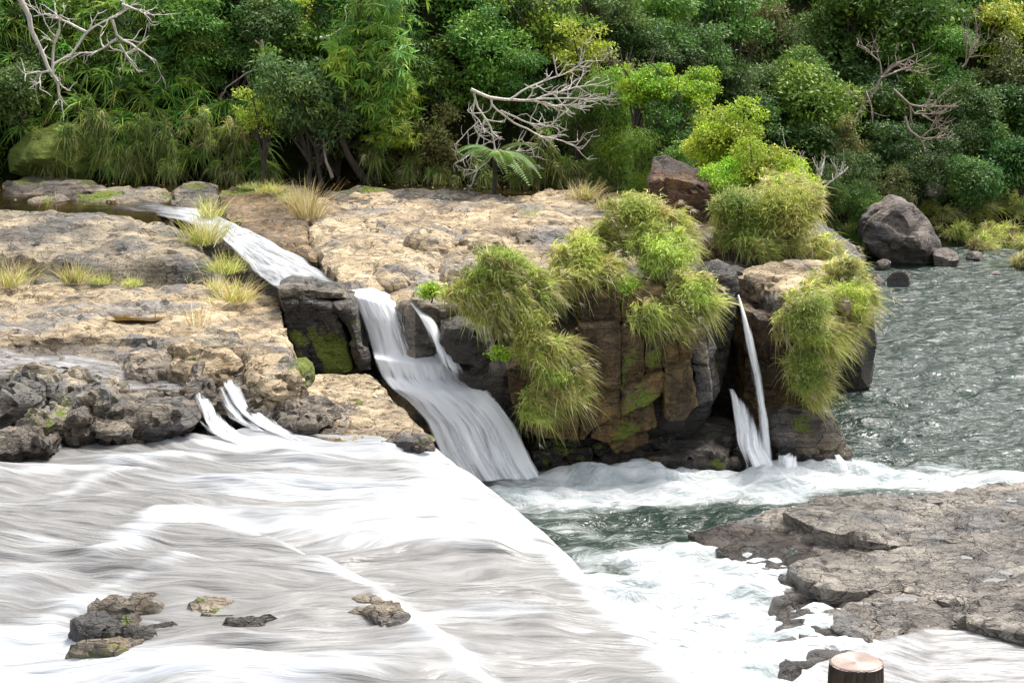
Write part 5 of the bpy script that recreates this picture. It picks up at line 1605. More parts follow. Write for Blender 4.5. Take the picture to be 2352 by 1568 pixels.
# strap leaved rosettes on the shaded bank
def rosette_mesh(seed, n=26, L=0.48):
    rs = np.random.RandomState(seed)
    a = rs.rand(n) * 6.28
    el = rs.uniform(-0.1, 1.1, n)
    d = np.c_[np.cos(a) * np.cos(el), np.sin(a) * np.cos(el), np.sin(el)]
    b = np.concatenate([MIDG, DARKG, YELG[:1]])[rs.randint(0, 9, n)] * rs.uniform(1.1, 2.1, (n, 1))
    b[rs.rand(n) < 0.06] = (0.25, 0.2, 0.06)
    V, Q, Tt, C = blades(np.zeros((n, 3)) + rs.normal(size=(n, 3)) * 0.02, d, L * rs.uniform(0.7, 1.25, n), 0.034, rs.uniform(0.5, 1.1, n), b, b * 1.2, 4, rs)
    return mesh_data('strap_leaves', V, Tt, Q, {'tint': C}, mat=MAT['leaf'])


ROS = [rosette_mesh(s) for s in range(400, 406)]
rng = random.Random(5)
cnt = 0
while cnt < 280:
    u, v = rng.uniform(-30, 620), rng.uniform(-10, 392)
    if u > 470 and v < 220 or (v > 300 and u < 180) or (v < 130 and rng.random() < 0.35):
        continue
    yy = 53.3 + (370 - v) * 0.006 + rng.uniform(-0.25, 0.35)
    p = Y(u, v, yy)
    o = place('strap_leaf_plant', ROS[cnt % 6], None, p)
    s = rng.uniform(0.9, 1.6)
    o.scale = (s, s, s)
    o.rotation_euler = (rng.uniform(0.1, 0.7), rng.uniform(-0.3, 0.3), rng.uniform(-0.6, 0.6))
    T(o, 'strap leaved rosette plant among many on the shaded left bank', 'plant', 'strap leaved plants covering the shaded left bank')
    cnt += 1
# hanging grass along the foot of the forest
HG = [(230, 300, 46, 60, 0.35), (300, 330, 50, 70, 0.35), (380, 320, 50, 75, 0.25), (455, 315, 50, 75, 0.3), (530, 320, 55, 80, 0.35), (520, 375, 50, 40, 0.6), (400, 378, 45, 36, 0.5), (320, 372, 30, 40, 0.5), (250, 350, 34, 40, 0.5), (160, 320, 30, 50, 0.4),
      (140, 360, 40, 30, 0.5), (620, 400, 26, 28, 0.6), (860, 340, 40, 50, 0.5), (940, 385, 30, 34, 0.7), (1240, 330, 50, 60, 0.3), (1200, 400, 46, 34, 0.5), (1300, 390, 44, 40, 0.4), (1380, 400, 44, 40, 0.35), (1450, 420, 40, 34, 0.35), (1030, 400, 50, 26, 0.4), (1110, 395, 34, 30, 0.3)]
HGL = ['%s over the dark stream' % t for t in (
    'drooping grass just right of the mossy mound', 'second drooping grass right of the mossy mound', 'drooping grass midway between mossy mound and pale small tree', 'tall drooping grass left of the widest drooping grass', 'widest drooping grass left of the pale small tree',
    'straw tipped grass low under the widest drooping grass', 'straw tipped grass low in the middle of the hanging row', 'short hanging tips between the two first low tufts', 'short hanging tips nearest the mossy mound', 'grass draped on the top right of the mossy mound',
    'grass draped on the front of the mossy mound', 'small dry tuft left of the white stemmed sapling', 'shaggy grass below the star leaved trees', 'dry hanging leaves right of the shaggy grass', 'green hanging grass right of the tree fern', 'low grass under the right fronds of the tree fern',
    'grass between tree fern and straw plateau tuft', 'grass below the hanging bamboo leaved shrub', 'grass at the right end of the forest foot', 'low dark grass left of the tree fern', 'grass at the foot of the tree fern')]
for k, (u, v, ru, rv, st) in enumerate(HG):
    yy = 53.2 if u < 1100 else 52.4
    s = yy / FD
    me = mop_mesh((ru * s * 0.95, ru * s * 0.7, rv * s * 0.9), 620, 0.36, st * 0.35, 500 + k, wind=(0, -0.25, -0.25), droop=0.75, width=0.032, up=0.05, clumps=12, pal=np.concatenate([MIDG * 1.3, BLUEG * 1.3, YELG[:2]]), fill=0.6)
    o = place('hanging_grass', me, None, Y(u, v, yy))
    T(o, HGL[k], 'grass', 'grass hanging along the forest edge', 'thing')

# ------------------------------------------------------------------ far hillside forest at right
heroR = [
    (1870, 255, 69.5, 100, S_ROUND[0], 'dense round green tree in the middle of the far hillside'), (1830, 170, 71.5, 60, S_ROUND[0], 'small round green crown on top of the dense round tree'),
    (2220, 250, 70.0, 72, S_ROUND[1], 'blue green round tree right of the far bare branches'), (2210, 330, 69.0, 60, S_ROUND[1], 'lower blue green crown below the right round tree'),
    (1640, 130, 73.0, 110, S_TIER[0], 'layered blue green tree on the far hillside above the lime shrubs'), (1720, 215, 71.0, 90, S_TIER[0], 'layered dark green tree left of the dense round tree'),
    (1540, 60, 74.5, 110, S_TIER[1], 'layered light green tree at the top of the far hillside'), (1440, 60, 75, 90, S_TIER[0], 'blue green tree beyond the ridge edge'),
    (1960, 60, 75.0, 120, S_TIER[1], 'wide soft green tree at the top right middle'), (2100, 80, 74.0, 110, S_LOOSE[0], 'soft green tree left of the small bare bush'), (2170, 140, 73, 80, S_TIER[1], 'rounded yellow green tiered crown below the top right trees'),
    (2310, 60, 75.5, 90, S_LOOSE[3], 'yellow green crown in the top right corner'), (2310, 170, 73.0, 80, S_LOOSE[1], 'greyish olive crown near the right edge'), (2330, 270, 71.0, 76, S_ROUND[2], 'dark tree at the right edge of the far hillside'),
    (2000, 300, 70.5, 90, S_TIER[2], 'dark layered tree behind the far bare branches'), (2060, 340, 69.0, 76, S_TIER[0], 'flat topped green tree under the far bare branches'), (1850, 360, 68.0, 76, S_ROUND[2], 'dark green bush below the dense round tree'),
    (1940, 330, 68.2, 60, S_LOOSE[1], 'olive bush right of the dense round tree'), (2120, 390, 67.6, 70, S_LOOSE[2], 'blue green bush over the dark far bank'), (2230, 420, 67.2, 70, S_ROUND[1], 'leafy green bush above the far right bank'), (2330, 390, 68.0, 70, S_ROUND[2], 'dark bush near the right edge above the far bank'),
    (1960, 420, 66.6, 66, S_LOOSE[2], 'blue green bush left of the far boulder'), (1900, 470, 65.6, 60, S_DARKBAM, 'dark hanging bush behind the right hand grass'), (1980, 500, 64.6, 56, S_DARKBAM, 'dark green bush at the far waterline beside the boulder'), (2040, 450, 66.5, 60, S_LOOSE[1], 'brownish bush behind the far boulder'),
    (1780, 100, 73.8, 90, S_LOOSE[1], 'olive tree between the layered trees'), (1590, 240, 71.5, 80, S_TIER[2], 'dark layered tree behind the bright yellow tipped shrub'), (1700, 30, 76, 100, S_TIER[0], 'layered tree touching the top edge above the olive tree'), (2230, 30, 76.5, 90, S_ROUND[0], 'bright green crown at the top edge near the right'),
    (1790, 330, 69.5, 60, S_ROUND[2], 'dark crown left of the dense round tree'), (2280, 330, 69.5, 60, S_ROUND[1], 'blue green crown near the right edge'), (2130, 260, 71, 80, S_LOOSE[0], 'green crown between the far bare branches'),
]
for u, v, yy, r, spec, lab in heroR:
    tree('shrub' if v > 380 else 'broadleaf_tree', u, v, yy, r, spec, lab, 'shrub' if v > 380 else 'tree')
for u, v, yy, r, sp3, lab3 in [(1400, 40, 61, 80, S_TIER[0], 'green layered tree just behind the pale ridge tree'), (1460, 110, 61, 80, S_TIER[0], 'layered tree directly above the left lime shrub'), (1520, 60, 63, 90, S_TIER[1], 'tall light layered tree above the lime shrubs'), (1600, 120, 64, 80, S_TIER[0], 'layered tree above the yellow tipped shrub'),
                               (1560, 190, 62.5, 70, S_TIER[2], 'dark layered tree just behind the yellow tipped shrub'), (1660, 200, 65, 80, S_TIER[0], 'layered tree between yellow tipped shrub and dense round tree'), (1640, 50, 66, 90, S_LOOSE[0], 'soft green tree at the top edge above the yellow tipped shrub'),
                               (1720, 300, 65, 70, S_TIER[2], 'dark layered tree behind the round bright green shrub'), (1500, 160, 60.5, 60, S_TIER[2], 'small dark tree between the two lime shrubs')]:
    tree('hillside_tree', u, v, yy, r, sp3, lab3, 'tree', 'trees on the flank behind the ridge')
rng = random.Random(21)
for k in range(34):
    u = 1390 + (k % 12) * 88 + rng.uniform(-30, 30)
    row = k // 12
    v = 20 + row * 120 + rng.uniform(-30, 30)
    if u < 1500 and row > 0:
        continue
    yy = 80 - row * 3.4 + rng.uniform(-0.8, 0.8)
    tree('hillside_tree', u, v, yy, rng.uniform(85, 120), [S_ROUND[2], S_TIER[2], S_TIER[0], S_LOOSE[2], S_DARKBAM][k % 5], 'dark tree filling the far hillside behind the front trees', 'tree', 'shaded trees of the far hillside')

# far bank grass
FB = [(2040, 560, 40, 30), (2200, 540, 40, 36), (2250, 560, 34, 22), (2300, 540, 50, 36), (2350, 560, 40, 30), (2170, 500, 40, 30), (2260, 490, 50, 34), (2340, 480, 50, 34), (2120, 480, 40, 24), (1990, 580, 30, 26), (2345, 600, 22, 22), (2242, 572, 22, 20), (1950, 540, 34, 30), (2210, 455, 50, 26), (2300, 440, 50, 26)]
for k, (u, v, ru, rv) in enumerate(FB):
    yy = float(np.interp(v, [440, 500, 575, 600], [69.5, 67.5, 65.0, 61.5]))
    s = yy / FD
    me = mop_mesh((ru * s, ru * s, rv * s), 700, 0.5, 0.25 if k not in (10, 11) else 0.7, 540 + k, droop=0.6, width=0.028, clumps=18)
    o = place('bank_grass', me, None, Y(u, v, yy))
    if k == 10:
        T(o, 'straw coloured grass tuft at the right edge of the far water', 'grass', kind='thing')
    elif k == 11:
        T(o, 'straw tuft on the small tan stone of the far bank', 'grass', kind='thing')
    else:
        T(o, 'green grass mound on the far bank behind the large boulder', 'grass', 'grass mounds of the far bank', 'thing')

# ------------------------------------------------------------------ grass on the cliff
CG_ = [
    ((1150, 625), 37.0, 62, 50, 1500, 0.42, 'tall bright grass at the top of the hanging grass right of the middle fall'), ((1080, 672), 36.9, 48, 34, 900, 0.45, 'left end of the hanging grass above the dark boulder'),
    ((1180, 715), 36.6, 66, 50, 1500, 0.5, 'hanging grass halfway down beside the dark boulder'), ((1250, 800), 36.4, 58, 50, 1400, 0.5, 'hanging grass bulging over the brown cliff'),
    ((1270, 885), 36.3, 50, 56, 1300, 0.45, 'lowest tip of the hanging grass over the cliff'), ((1230, 940), 36.35, 36, 40, 700, 0.15, 'green moss grass under the lowest hanging grass'),
    ((1310, 590), 38.0, 58, 46, 1300, 0.4, 'grass cushion on the cliff edge between the two tall cushions'), ((1300, 650), 37.4, 50, 36, 1000, 0.35, 'shaded grass below the middle cushion'),
    ((1460, 510), 38.6, 66, 50, 1500, 0.55, 'highest pale grass cushion on the cliff top'), ((1510, 585), 38.0, 76, 56, 1700, 0.5, 'large grass cushion over the middle of the cliff'),
    ((1580, 670), 37.3, 56, 40, 1200, 0.5, 'grass spilling toward the thin fall'), ((1490, 730), 36.9, 44, 36, 800, 0.35, 'thin grass hanging down the cliff face'), ((1420, 660), 37.4, 36, 30, 600, 0.3, 'small green tuft under the large cushion'),
    ((1690, 500), 42.2, 62, 58, 1500, 0.4, 'left part of the bright grass behind the pillar'), ((1770, 520), 41.8, 60, 52, 1500, 0.45, 'middle part of the bright grass behind the pillar'), ((1830, 480), 42.2, 60, 60, 1500, 0.6, 'pale right part of the bright grass behind the pillar'),
    ((1780, 450), 43.2, 70, 46, 1300, 0.55, 'pale grass below the yellow green shrub'), ((1890, 575), 41.0, 36, 30, 800, 0.65, 'plumed grass at the back corner of the capstone'),
    ((1930, 640), 38.8, 36, 50, 1000, 0.4, 'grass along the right edge of the capstone'), ((1950, 715), 38.2, 36, 46, 1000, 0.4, 'grass jutting over the water right of the pillar'), ((1850, 735), 37.4, 46, 50, 1300, 0.4, 'bright grass below the capstone'),
    ((1900, 775), 37.6, 46, 40, 1100, 0.35, 'green grass beneath the jutting grass on the pillar'), ((1845, 845), 37.5, 38, 50, 1000, 0.45, 'yellowish grass halfway down the pillar'), ((1870, 900), 37.6, 34, 46, 800, 0.4, 'lowest grass on the pillar above its foot'),
    ((1845, 680), 37.6, 30, 30, 600, 0.35, 'small grass tuft right under the capstone front'),
    ((1390, 555), 38.6, 56, 36, 1100, 0.4, 'grass filling the gap left of the highest pale cushion'), ((1560, 545), 38.8, 44, 44, 900, 0.45, 'grass at the right shoulder of the highest pale cushion'), ((1615, 705), 37.3, 36, 34, 700, 0.4, 'grass tips hanging nearest the thin fall'),
    ((1545, 730), 36.9, 40, 30, 700, 0.35, 'grass tips below the grass that spills toward the thin fall'), ((1215, 660), 36.9, 46, 44, 1000, 0.45, 'grass between the hanging grass and the middle cushion'), ((1130, 690), 36.7, 50, 40, 1000, 0.5, 'grass over the top left of the dark boulder'),
    ((1310, 850), 36.4, 30, 36, 700, 0.75, 'dry straw edge of the hanging grass on the cliff'), ((1965, 680), 38.6, 30, 36, 700, 0.5, 'outermost grass tips over the river right of the capstone'), ((1930, 740), 38.0, 40, 40, 900, 0.35, 'dense grass on the river side of the pillar'),
    ((1740, 570), 41.2, 40, 24, 700, 0.3, 'shaded grass fringe over the dark gap behind the capstone'), ((1380, 630), 37.5, 40, 34, 800, 0.35, 'green grass under the gap filling grass on the cliff edge'),
]
for k, ((u, v), yy, ru, rv, n, st, lab) in enumerate(CG_):
    s = yy / FD
    me = mop_mesh((ru * s * 1.3, ru * s * 0.9, rv * s * 1.2), int(n * 1.7), 0.33, st * 0.72, 600 + k, wind=(0.45, -0.2, -0.1), droop=0.55, width=0.025, up=0.3, clumps=30, plume=10)
    o = place('grass_clump', me, None, Y(u, v, yy))
    T(o, lab, 'grass', kind='thing')

# tufts on the rocks
TU = [((705, 500), 3.5, 320, 1.05, 0.22, 0.92, 'tall straw coloured grass tuft beside the narrow crack'), ((672, 470), 3.6, 220, 0.6, 0.4, 0.75, 'short straw grass left of the tall straw tuft'), ((470, 560), 3.4, 300, 0.95, 0.35, 0.5, 'leaning green and straw tuft on the left bank of the chute'), ((520, 625), 3.15, 260, 0.6, 0.5, 0.35, 'dark brown green tuft at the edge of the chute'),
      ((540, 690), 2.95, 300, 0.62, 0.45, 0.65, 'straw tuft at the back corner of the tan slab'), ((500, 665), 2.95, 160, 0.4, 0.5, 0.6, 'small straw tuft left of the slab corner tuft'), ((170, 650), 2.95, 240, 0.6, 0.4, 0.6, 'straw tuft in the gap under the left boulder'), ((20, 655), 2.95, 280, 0.7, 0.45, 0.6, 'straw tuft at the left edge under the boulder'),
      ((455, 745), 2.8, 26, 0.75, 0.25, 0.95, 'sparse reddish dry stalks on the tan slab'), ((1340, 455), 3.65, 320, 0.6, 0.5, 0.8, 'straw tuft at the back of the plateau'), ((1390, 480), 3.6, 200, 0.45, 0.6, 0.6, 'low straw tuft right of the plateau back tuft'), ((1235, 505), 3.55, 200, 0.3, 0.8, 0.3, 'low green grass patch on the plateau'),
      ((620, 440), 3.75, 260, 0.4, 0.7, 0.4, 'short green grass on the mossy wedge rock'), ((570, 432), 3.75, 160, 0.3, 0.8, 0.35, 'thin grass at the back of the mossy wedge rock'), ((480, 500), 3.6, 160, 0.75, 0.3, 0.45, 'upright green blades over the chute'), ((230, 650), 2.95, 200, 0.32, 0.8, 0.25, 'green ground grass along the foot of the left boulder'),
      ((300, 655), 2.95, 160, 0.28, 0.8, 0.3, 'short grass right of the green ground grass'), ((1030, 680), 3.1, 120, 0.3, 0.7, 0.1, 'small leafy green plant at the plateau lip'), ((1440, 470), 3.6, 160, 0.4, 0.6, 0.6, 'short straw grass near the brown boulder'), ((110, 460), 3.62, 20, 0.3, 0.4, 0.8, 'few dry stems in the still stream'), ((420, 650), 2.9, 160, 0.35, 0.7, 0.6, 'dry grass at the right foot of the left boulder')]
for k, ((u, v), z0, n, h, sp2, st, lab) in enumerate(TU):
    o = place('grass_tuft', tuft_mesh(n, h * 1.25, sp2, st, 700 + k, width=0.016, foot=0.10 if n < 250 else 0.16), None, Z(u, v, z0))
    T(o, lab, 'grass', kind='thing')

# feathery bamboo leaved shrubs mixed into the cliff grass
S_FEATH = ('loose', 'feather', np.array([[0.42, 0.52, 0.07], [0.55, 0.62, 0.12], [0.66, 0.64, 0.22], [0.26, 0.37, 0.06]]), 3600, 0.30, 0.14, 340, dict(droop=0.7, shell=0.5, rough=0.5))
S_FEATH2 = ('tall', 'feather', np.array([[0.42, 0.50, 0.08], [0.54, 0.60, 0.12], [0.70, 0.65, 0.27], [0.27, 0.36, 0.06]]), 3600, 0.32, 0.13, 341, dict(droop=0.6, shell=0.5, rough=0.5))
for u, v, yy, r, k, lab in [(1145, 610, 36.8, 48, 0, 'feathery shrub tip above the hanging grass'), (1215, 760, 36.4, 46, 1, 'feathery sprays in the middle of the hanging grass'), (1285, 860, 36.2, 42, 0, 'feathery sprays near the bottom of the hanging grass'), (1330, 585, 37.8, 46, 0, 'feathery shrub on the middle cushion'),
                            (1470, 515, 38.3, 56, 1, 'tall feathery shrub on the highest cushion'), (1535, 590, 37.7, 54, 0, 'wide feathery shrub over the large cushion'), (1590, 680, 37.0, 42, 0, 'feathery sprays spilling toward the thin fall'), (1700, 500, 41.6, 54, 1, 'feathery shrub at the left of the grass behind the pillar'),
                            (1800, 490, 41.4, 60, 0, 'feathery pale shrub at the right of the grass behind the pillar'), (1860, 730, 37.0, 46, 1, 'feathery sprays below the capstone'), (1940, 690, 37.9, 40, 0, 'feathery sprays jutting from the pillar over the river'), (1855, 850, 37.1, 40, 1, 'feathery sprays low on the pillar')]:
    tree('feathery_shrub', u, v, yy, r, [S_FEATH, S_FEATH2][k], lab, 'shrub', low=True, sq=0.75 if k else 0.9)

# leafy green plants at cliff
for k, (u, v, yy, r, lab) in enumerate([(1150, 812, 36.6, 24, 'small bright leafy plant beside the dark boulder'), (1440, 655, 37.2, 22, 'small leafy sprig under the cliff top grass'), (990, 668, 37.4, 26, 'little leafy plant on the plateau lip')]):
    tree('leafy_plant', u, v, yy, r, ('loose', 'lime', LIME, 900, 0.30, 0.6, 320, dict(shell=0.5)), lab, 'plant', low=True, sq=0.8)

# fern
def frond_mesh(seed, L=1.15, n=26):
    rs = np.random.RandomState(seed)
    t = np.linspace(0, 1, 12)
    x = L * t
    z = 0.28 * np.sin(t * 2.0) - 0.55 * t ** 2.2
    V, Q = tube(np.c_[x, 0 * x, z], 0.012 * (1 - 0.8 * t) + 0.002, 4)
    tt = np.linspace(0.12, 0.98, n)
    P = np.c_[np.interp(tt, t, x), 0 * tt, np.interp(tt, t, z)]
    ln = 0.34 * np.sin(np.pi * np.clip(tt * 0.85 + 0.12, 0, 1)) ** 0.8
    Vs, Ts, n0 = [V], [], len(V)
    C = [np.tile([0.12, 0.14, 0.04], (len(V), 1))]
    for s in (-1, 1):
        ax = unit(np.c_[0.35 + 0 * tt, s + 0 * tt, -0.25 + 0 * tt])
        v, tr, c = leaf_cards(P, ax, np.tile([0, 0.1, 1.0], (n, 1)), ln, np.full(n, 0.07), np.tile([0.17, 0.30, 0.07], (n, 1)) * rs.uniform(0.85, 1.2, (n, 1)))
        Vs.append(v)
        Ts.append(tr + n0)
        C.append(c)
        n0 += len(v)
    return mesh_data('frond', np.concatenate(Vs), np.concatenate(Ts), Q, {'tint': np.concatenate(C)}, mat=MAT['leaf'])


fr = [frond_mesh(801), frond_mesh(802, 1.4)]
fn = empty('tree_fern', Y(1135, 372, 51.0))
for k, (a, tl, s) in enumerate([(-1.25, 0.1, 0.9), (-0.9, 0.25, 1.0), (-0.35, 0.2, 1.05), (-1.9, 0.0, 0.9), (3.5, -0.2, 0.8), (0.3, -0.2, 0.8), (-2.5, -0.1, 0.85)]):
    f = place('frond', fr[k % 2], fn, (0, 0, 0.25))
    f.rotation_euler = (0, tl, a)
    f.scale = (s * 1.15, s * 1.15, s * 1.15)
place('trunk', tubes_mesh('trunk', [(np.array([[0, 0, -0.9], [0.02, 0, -0.3], [0, 0, 0.25]]), np.array([0.07, 0.06, 0.05]))], 'bark', 7), fn)
T(fn, 'light green tree fern with arching fronds under the bleached branches', 'fern')

# ------------------------------------------------------------------ dead branches
def grow(rs, p, d, L, r, depth, out, curl):
    n = 7
    P = [p]
    dd = d / np.linalg.norm(d)
    for i in range(n - 1):
        dd = dd + rs.normal(size=3) * 0.16 + curl * 0.1
        dd /= np.linalg.norm(dd)
        P.append(P[-1] + dd * L / (n - 1))
    P = np.array(P)
    out.append((P, r * (1 - 0.75 * np.linspace(0, 1, n)) + 0.0035))
    if depth > 0:
        for k in range(rs.randint(2, 4)):
            i = rs.randint(2, n)
            a = rs.normal(size=3) * 0.75
            nd = dd + a + curl * 0.4
            grow(rs, P[min(i, n - 1)], nd, L * rs.uniform(0.45, 0.75), r * 0.55, depth - 1, out, curl)


def bare(name, limbs, y, label, seed, rad, mat, twigs=5, tl=0.55, curl=(0.2, 0, 0.2), depth=1, cat='tree'):
    rs = np.random.RandomState(seed)
    root = None
    for k, px in enumerate(limbs):
        n = len(px)
        yy = y + np.cumsum(rs.normal(size=n)) * 0.08
        P = np.array([Y(u, v, q) for (u, v), q in zip(px, yy)])
        if k == 0:
            root = empty(name, P[0])
        F = resample(P, 0.18, closed=False)
        F += np.stack([fbm(np.c_[np.arange(len(F)) * 0.4, np.full(len(F), k * 7.7 + j * 3), 0 * np.arange(len(F))], 1.0, 2, seed) for j in range(3)], 1) * 0.05
        rr = (rad[0] if k == 0 else rad[1]) * (1 - 0.7 * np.linspace(0, 1, len(F))) + 0.006
        out = [(F, rr)]
        for t in range(twigs):
            i = rs.randint(len(F) // 3, len(F))
            dv = F[min(i, len(F) - 1)] - F[max(i - 2, 0)]
            dv = dv / (np.linalg.norm(dv) + 1e-6) + rs.normal(size=3) * 0.6 + np.asarray(curl) * 0.6
            grow(rs, F[i], dv, tl * rs.uniform(0.6, 1.3), rr[min(i, len(rr) - 1)] * 0.7, depth, out, np.asarray(curl))
        org = np.array(root.location)
        o = place('trunk' if k == 0 else 'branch', tubes_mesh('branch', [(p - org, r) for p, r in out], mat, 5), root)
    T(root, label, cat)
    return root


bare('bleached_branches', [[(1082, 206), (1092, 212), (1129, 225), (1168, 230), (1220, 232), (1273, 243), (1358, 243)], [(1168, 230), (1203, 207), (1256, 183), (1298, 169), (1343, 141)], [(1220, 232), (1273, 214), (1326, 200), (1375, 192)], [(1200, 230), (1280, 226), (1390, 228)],
                           [(1129, 225), (1133, 246), (1164, 271), (1189, 288), (1234, 309), (1280, 320), (1308, 330), (1336, 343), (1358, 320)], [(1150, 252), (1203, 278), (1263, 292), (1280, 274)], [(1090, 214), (1097, 246), (1115, 271), (1129, 288), (1136, 345), (1122, 369), (1097, 390), (1090, 408)],
                           [(1115, 271), (1106, 302), (1090, 338), (1069, 359)], [(1092, 225), (1083, 260), (1101, 278), (1073, 302)], [(1140, 345), (1165, 350), (1210, 380)]], 51.6,
     'bleached bare branches reaching out over the plateau', 901, (0.042, 0.024), 'deadwood', twigs=10, tl=0.5, curl=(0.35, 0, 0.2))
bare('bare_tree', [[(42, -10), (67, 39), (76, 77), (95, 116), (112, 158), (130, 185), (135, 230)], [(120, 172), (121, 112), (137, 67), (137, 35)], [(121, 151), (165, 123), (190, 84), (225, 56), (260, 40), (288, 28), (281, -10)], [(197, 72), (155, 53), (112, 32), (77, 39)],
                   [(260, 46), (269, 88), (299, 102), (323, 116), (359, 141)], [(269, 91), (239, 112), (214, 123), (186, 123)], [(274, 102), (288, 123), (299, 144)], [(116, 162), (84, 169), (81, 197)], [(281, 10), (300, 20), (330, 30)]], 52.9,
     'bare tree with pale twisting limbs in the top left corner', 902, (0.08, 0.036), 'deadwood', twigs=5, tl=0.55, curl=(0, 0, 0.1))
bare('bare_branch', [[(2010, 211), (2024, 179), (2052, 151), (2100, 130)], [(2024, 179), (2070, 160), (2110, 165)], [(2024, 170), (2020, 140), (2000, 125)], [(2010, 205), (1990, 212), (1985, 230)]], 67.5, 'fan of brown bare branches on the far hillside', 903, (0.04, 0.03), 'deadwood2', twigs=6, tl=0.8, curl=(0.3, 0, 0.2))
bare('bare_branch', [[(2052, 204), (2087, 239), (2122, 246), (2178, 243)], [(2087, 239), (2100, 262), (2150, 262)]], 67.0, 'curved bare branch below the fan of brown branches', 904, (0.045, 0.03), 'deadwood2', twigs=9, tl=0.7, curl=(0.2, 0, 0.5))
bare('bare_branch', [[(2077, 267), (2084, 299), (2115, 320), (2147, 316), (2175, 344)], [(2115, 318), (2130, 300), (2165, 290)]], 66.8, 'lowest hooked bare branch on the far hillside', 905, (0.05, 0.03), 'deadwood2', twigs=6, tl=0.6, curl=(0.3, 0, 0.4))
bare('bare_bush', [[(1883, 440), (1860, 415), (1841, 397), (1820, 359)], [(1883, 438), (1880, 400), (1884, 372)], [(1885, 440), (1905, 420), (1922, 408)], [(1875, 430), (1850, 410), (1836, 365)]], 47.5, 'small leafless white twigged bush beside the right hand grass', 906, (0.022, 0.016), 'deadwood', twigs=5, tl=0.4, curl=(0, 0, 0.4))
bare('bare_bush', [[(2210, 155), (2217, 151), (2235, 105), (2245, 63)], [(2217, 150), (2222, 110), (2215, 80)], [(2225, 130), (2255, 100), (2268, 92)]], 70.5, 'upright reddish bare bush near the top right', 907, (0.03, 0.022), 'deadwood2', twigs=6, tl=0.6, curl=(0, 0, 0.5))
bare('sapling_stem', [[(762, 408), (752, 380), (746, 350), (742, 320)]], 52.6, 'thin pale sapling stem standing at the stream edge', 908, (0.05, 0.03), 'deadwood2', twigs=0)
bare('bare_branch', [[(600, 150), (604, 120), (602, 90)], [(602, 160), (570, 165), (540, 185), (520, 200)]], 54.0, 'brown stem and crooked twig under the grey green round crown', 909, (0.06, 0.03), 'deadwood2', twigs=1)
bare('bare_branch', [[(735, 88), (760, 84), (785, 64)], [(760, 85), (780, 95), (800, 115)]], 54.0, 'short bleached stub left of the star leaved tree', 910, (0.04, 0.02), 'deadwood', twigs=1)

# fallen leaves on the dark stream and wet bank
rs = np.random.RandomState(33)
n = 420
u = np.r_[rs.uniform(520, 1250, 300), rs.uniform(0, 500, 120)]
v = np.r_[rs.uniform(405, 470, 300), rs.uniform(400, 470, 120)]
P = np.array([Z(a, b, 3.74) for a, b in zip(u, v)])
a = rs.rand(n) * 6.28
ax = np.c_[np.cos(a), np.sin(a), 0 * a]
V, tr, C = leaf_cards(P, ax, np.tile([0, -0.3, 1.0], (n, 1)), rs.uniform(0.05, 0.10, n), rs.uniform(0.035, 0.06, n), np.array([[0.5, 0.36, 0.06], [0.42, 0.22, 0.05], [0.5, 0.42, 0.15]])[rs.randint(0, 3, n)])
o = obj('fallen_leaves', V, tr, mat=MAT['leaf'], attrs={'tint': C}, base=False, smooth=False)
T(o, 'yellow fallen leaves scattered on the dark stream and wet rock', 'leaves', kind='stuff')

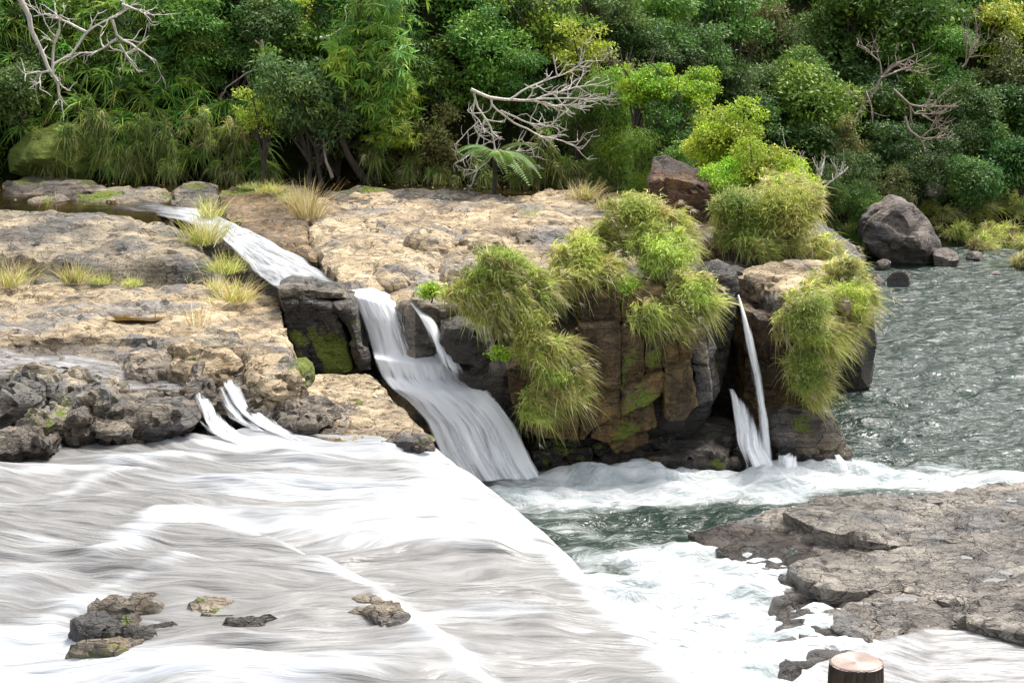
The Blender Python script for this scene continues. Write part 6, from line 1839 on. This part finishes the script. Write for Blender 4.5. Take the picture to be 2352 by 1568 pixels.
# ------------------------------------------------------------------ the post in front
def post():
    c = Y(1967, 1515, 5.35)
    root = empty('wooden_post', (c[0], c[1], 6.86))
    R = 0.079
    h = c[2] - 6.86
    n, m = 96, 26
    th = np.linspace(0, 2 * np.pi, n, endpoint=False)
    Vs = []
    for k in range(m):
        t = k / (m - 1)
        zz = h * t - 0.006
        q = np.c_[np.cos(th) * 4, np.sin(th) * 4, np.full(n, zz * 0.9)]
        g = fbm(q, 1.6, 3, 3)
        rr = R * (1.0 + 0.03 * g - 0.10 * sstep(0.18, 0.5, np.abs(fbm(q * np.array([1, 1, 0.4]), 2.3, 2, 8)) * -1 + 0.5) * 0.5)
        if k == m - 1:
            rr = rr * 0.965
        Vs.append(np.c_[rr * np.cos(th), rr * np.sin(th), np.full(n, zz)])
    V = np.concatenate(Vs)
    Q = []
    for k in range(m - 1):
        i = np.arange(n)
        j = (i + 1) % n
        Q.append(np.stack([k * n + i, k * n + j, (k + 1) * n + j, (k + 1) * n + i], 1))
    mb = NT('post_bark')
    pos = mb.n('ShaderNodeTexCoord').outputs['Object']
    nz = mb.noise(mb.mapping(pos, (28, 28, 3.0)), 1.6, 6, 0.65)
    cc = mb.ramp(nz, [(0.32, (0.022, 0.014, 0.009)), (0.5, (0.075, 0.05, 0.035)), (0.72, (0.14, 0.10, 0.075))])
    mb.end(mb.n('ShaderNodeBsdfPrincipled', {'Base Color': cc, 'Roughness': 0.7, 'Normal': mb.bump(nz, 0.8, 0.012)}))
    place('shaft', mesh_data('shaft', V, None, np.concatenate(Q), mat=mb.mat), root)
    # cut face with raised growth rings
    rr = np.linspace(0.0, R * 0.965, 60)
    rr[0] = 1e-4
    Vt = []
    for k, r in enumerate(rr):
        wob = 1 + 0.012 * np.sin(th * 3 + r * 40) + 0.008 * np.sin(th * 5)
        zz = h - 0.004 + 0.0012 * math.sin(r * 2 * math.pi / 0.0062) - (0.006 * max(0, (r / rr[-1] - 0.9) / 0.1) ** 2)
        Vt.append(np.c_[r * wob * np.cos(th), r * wob * np.sin(th), np.full(n, zz)])
    Q = []
    for k in range(len(rr) - 1):
        i = np.arange(n)
        j = (i + 1) % n
        Q.append(np.stack([k * n + i, k * n + j, (k + 1) * n + j, (k + 1) * n + i], 1)[:, ::-1])
    mt = NT('post_top')
    pos = mt.n('ShaderNodeTexCoord').outputs['Object']
    nz = mt.noise(pos, 30, 5, 0.6)
    cc = mt.ramp(nz, [(0.3, (0.30, 0.22, 0.18)), (0.7, (0.44, 0.34, 0.29))])
    mt.end(mt.n('ShaderNodeBsdfPrincipled', {'Base Color': cc, 'Roughness': 0.38, 'Normal': mt.bump(nz, 0.2, 0.003)}))
    qq = np.concatenate(Q)[:, ::-1]
    place('top', mesh_data('top', np.concatenate(Vt), None, qq, mat=mt.mat), root)
    T(root, 'brown log post with growth rings on its cut top at bottom right', 'post')


post()
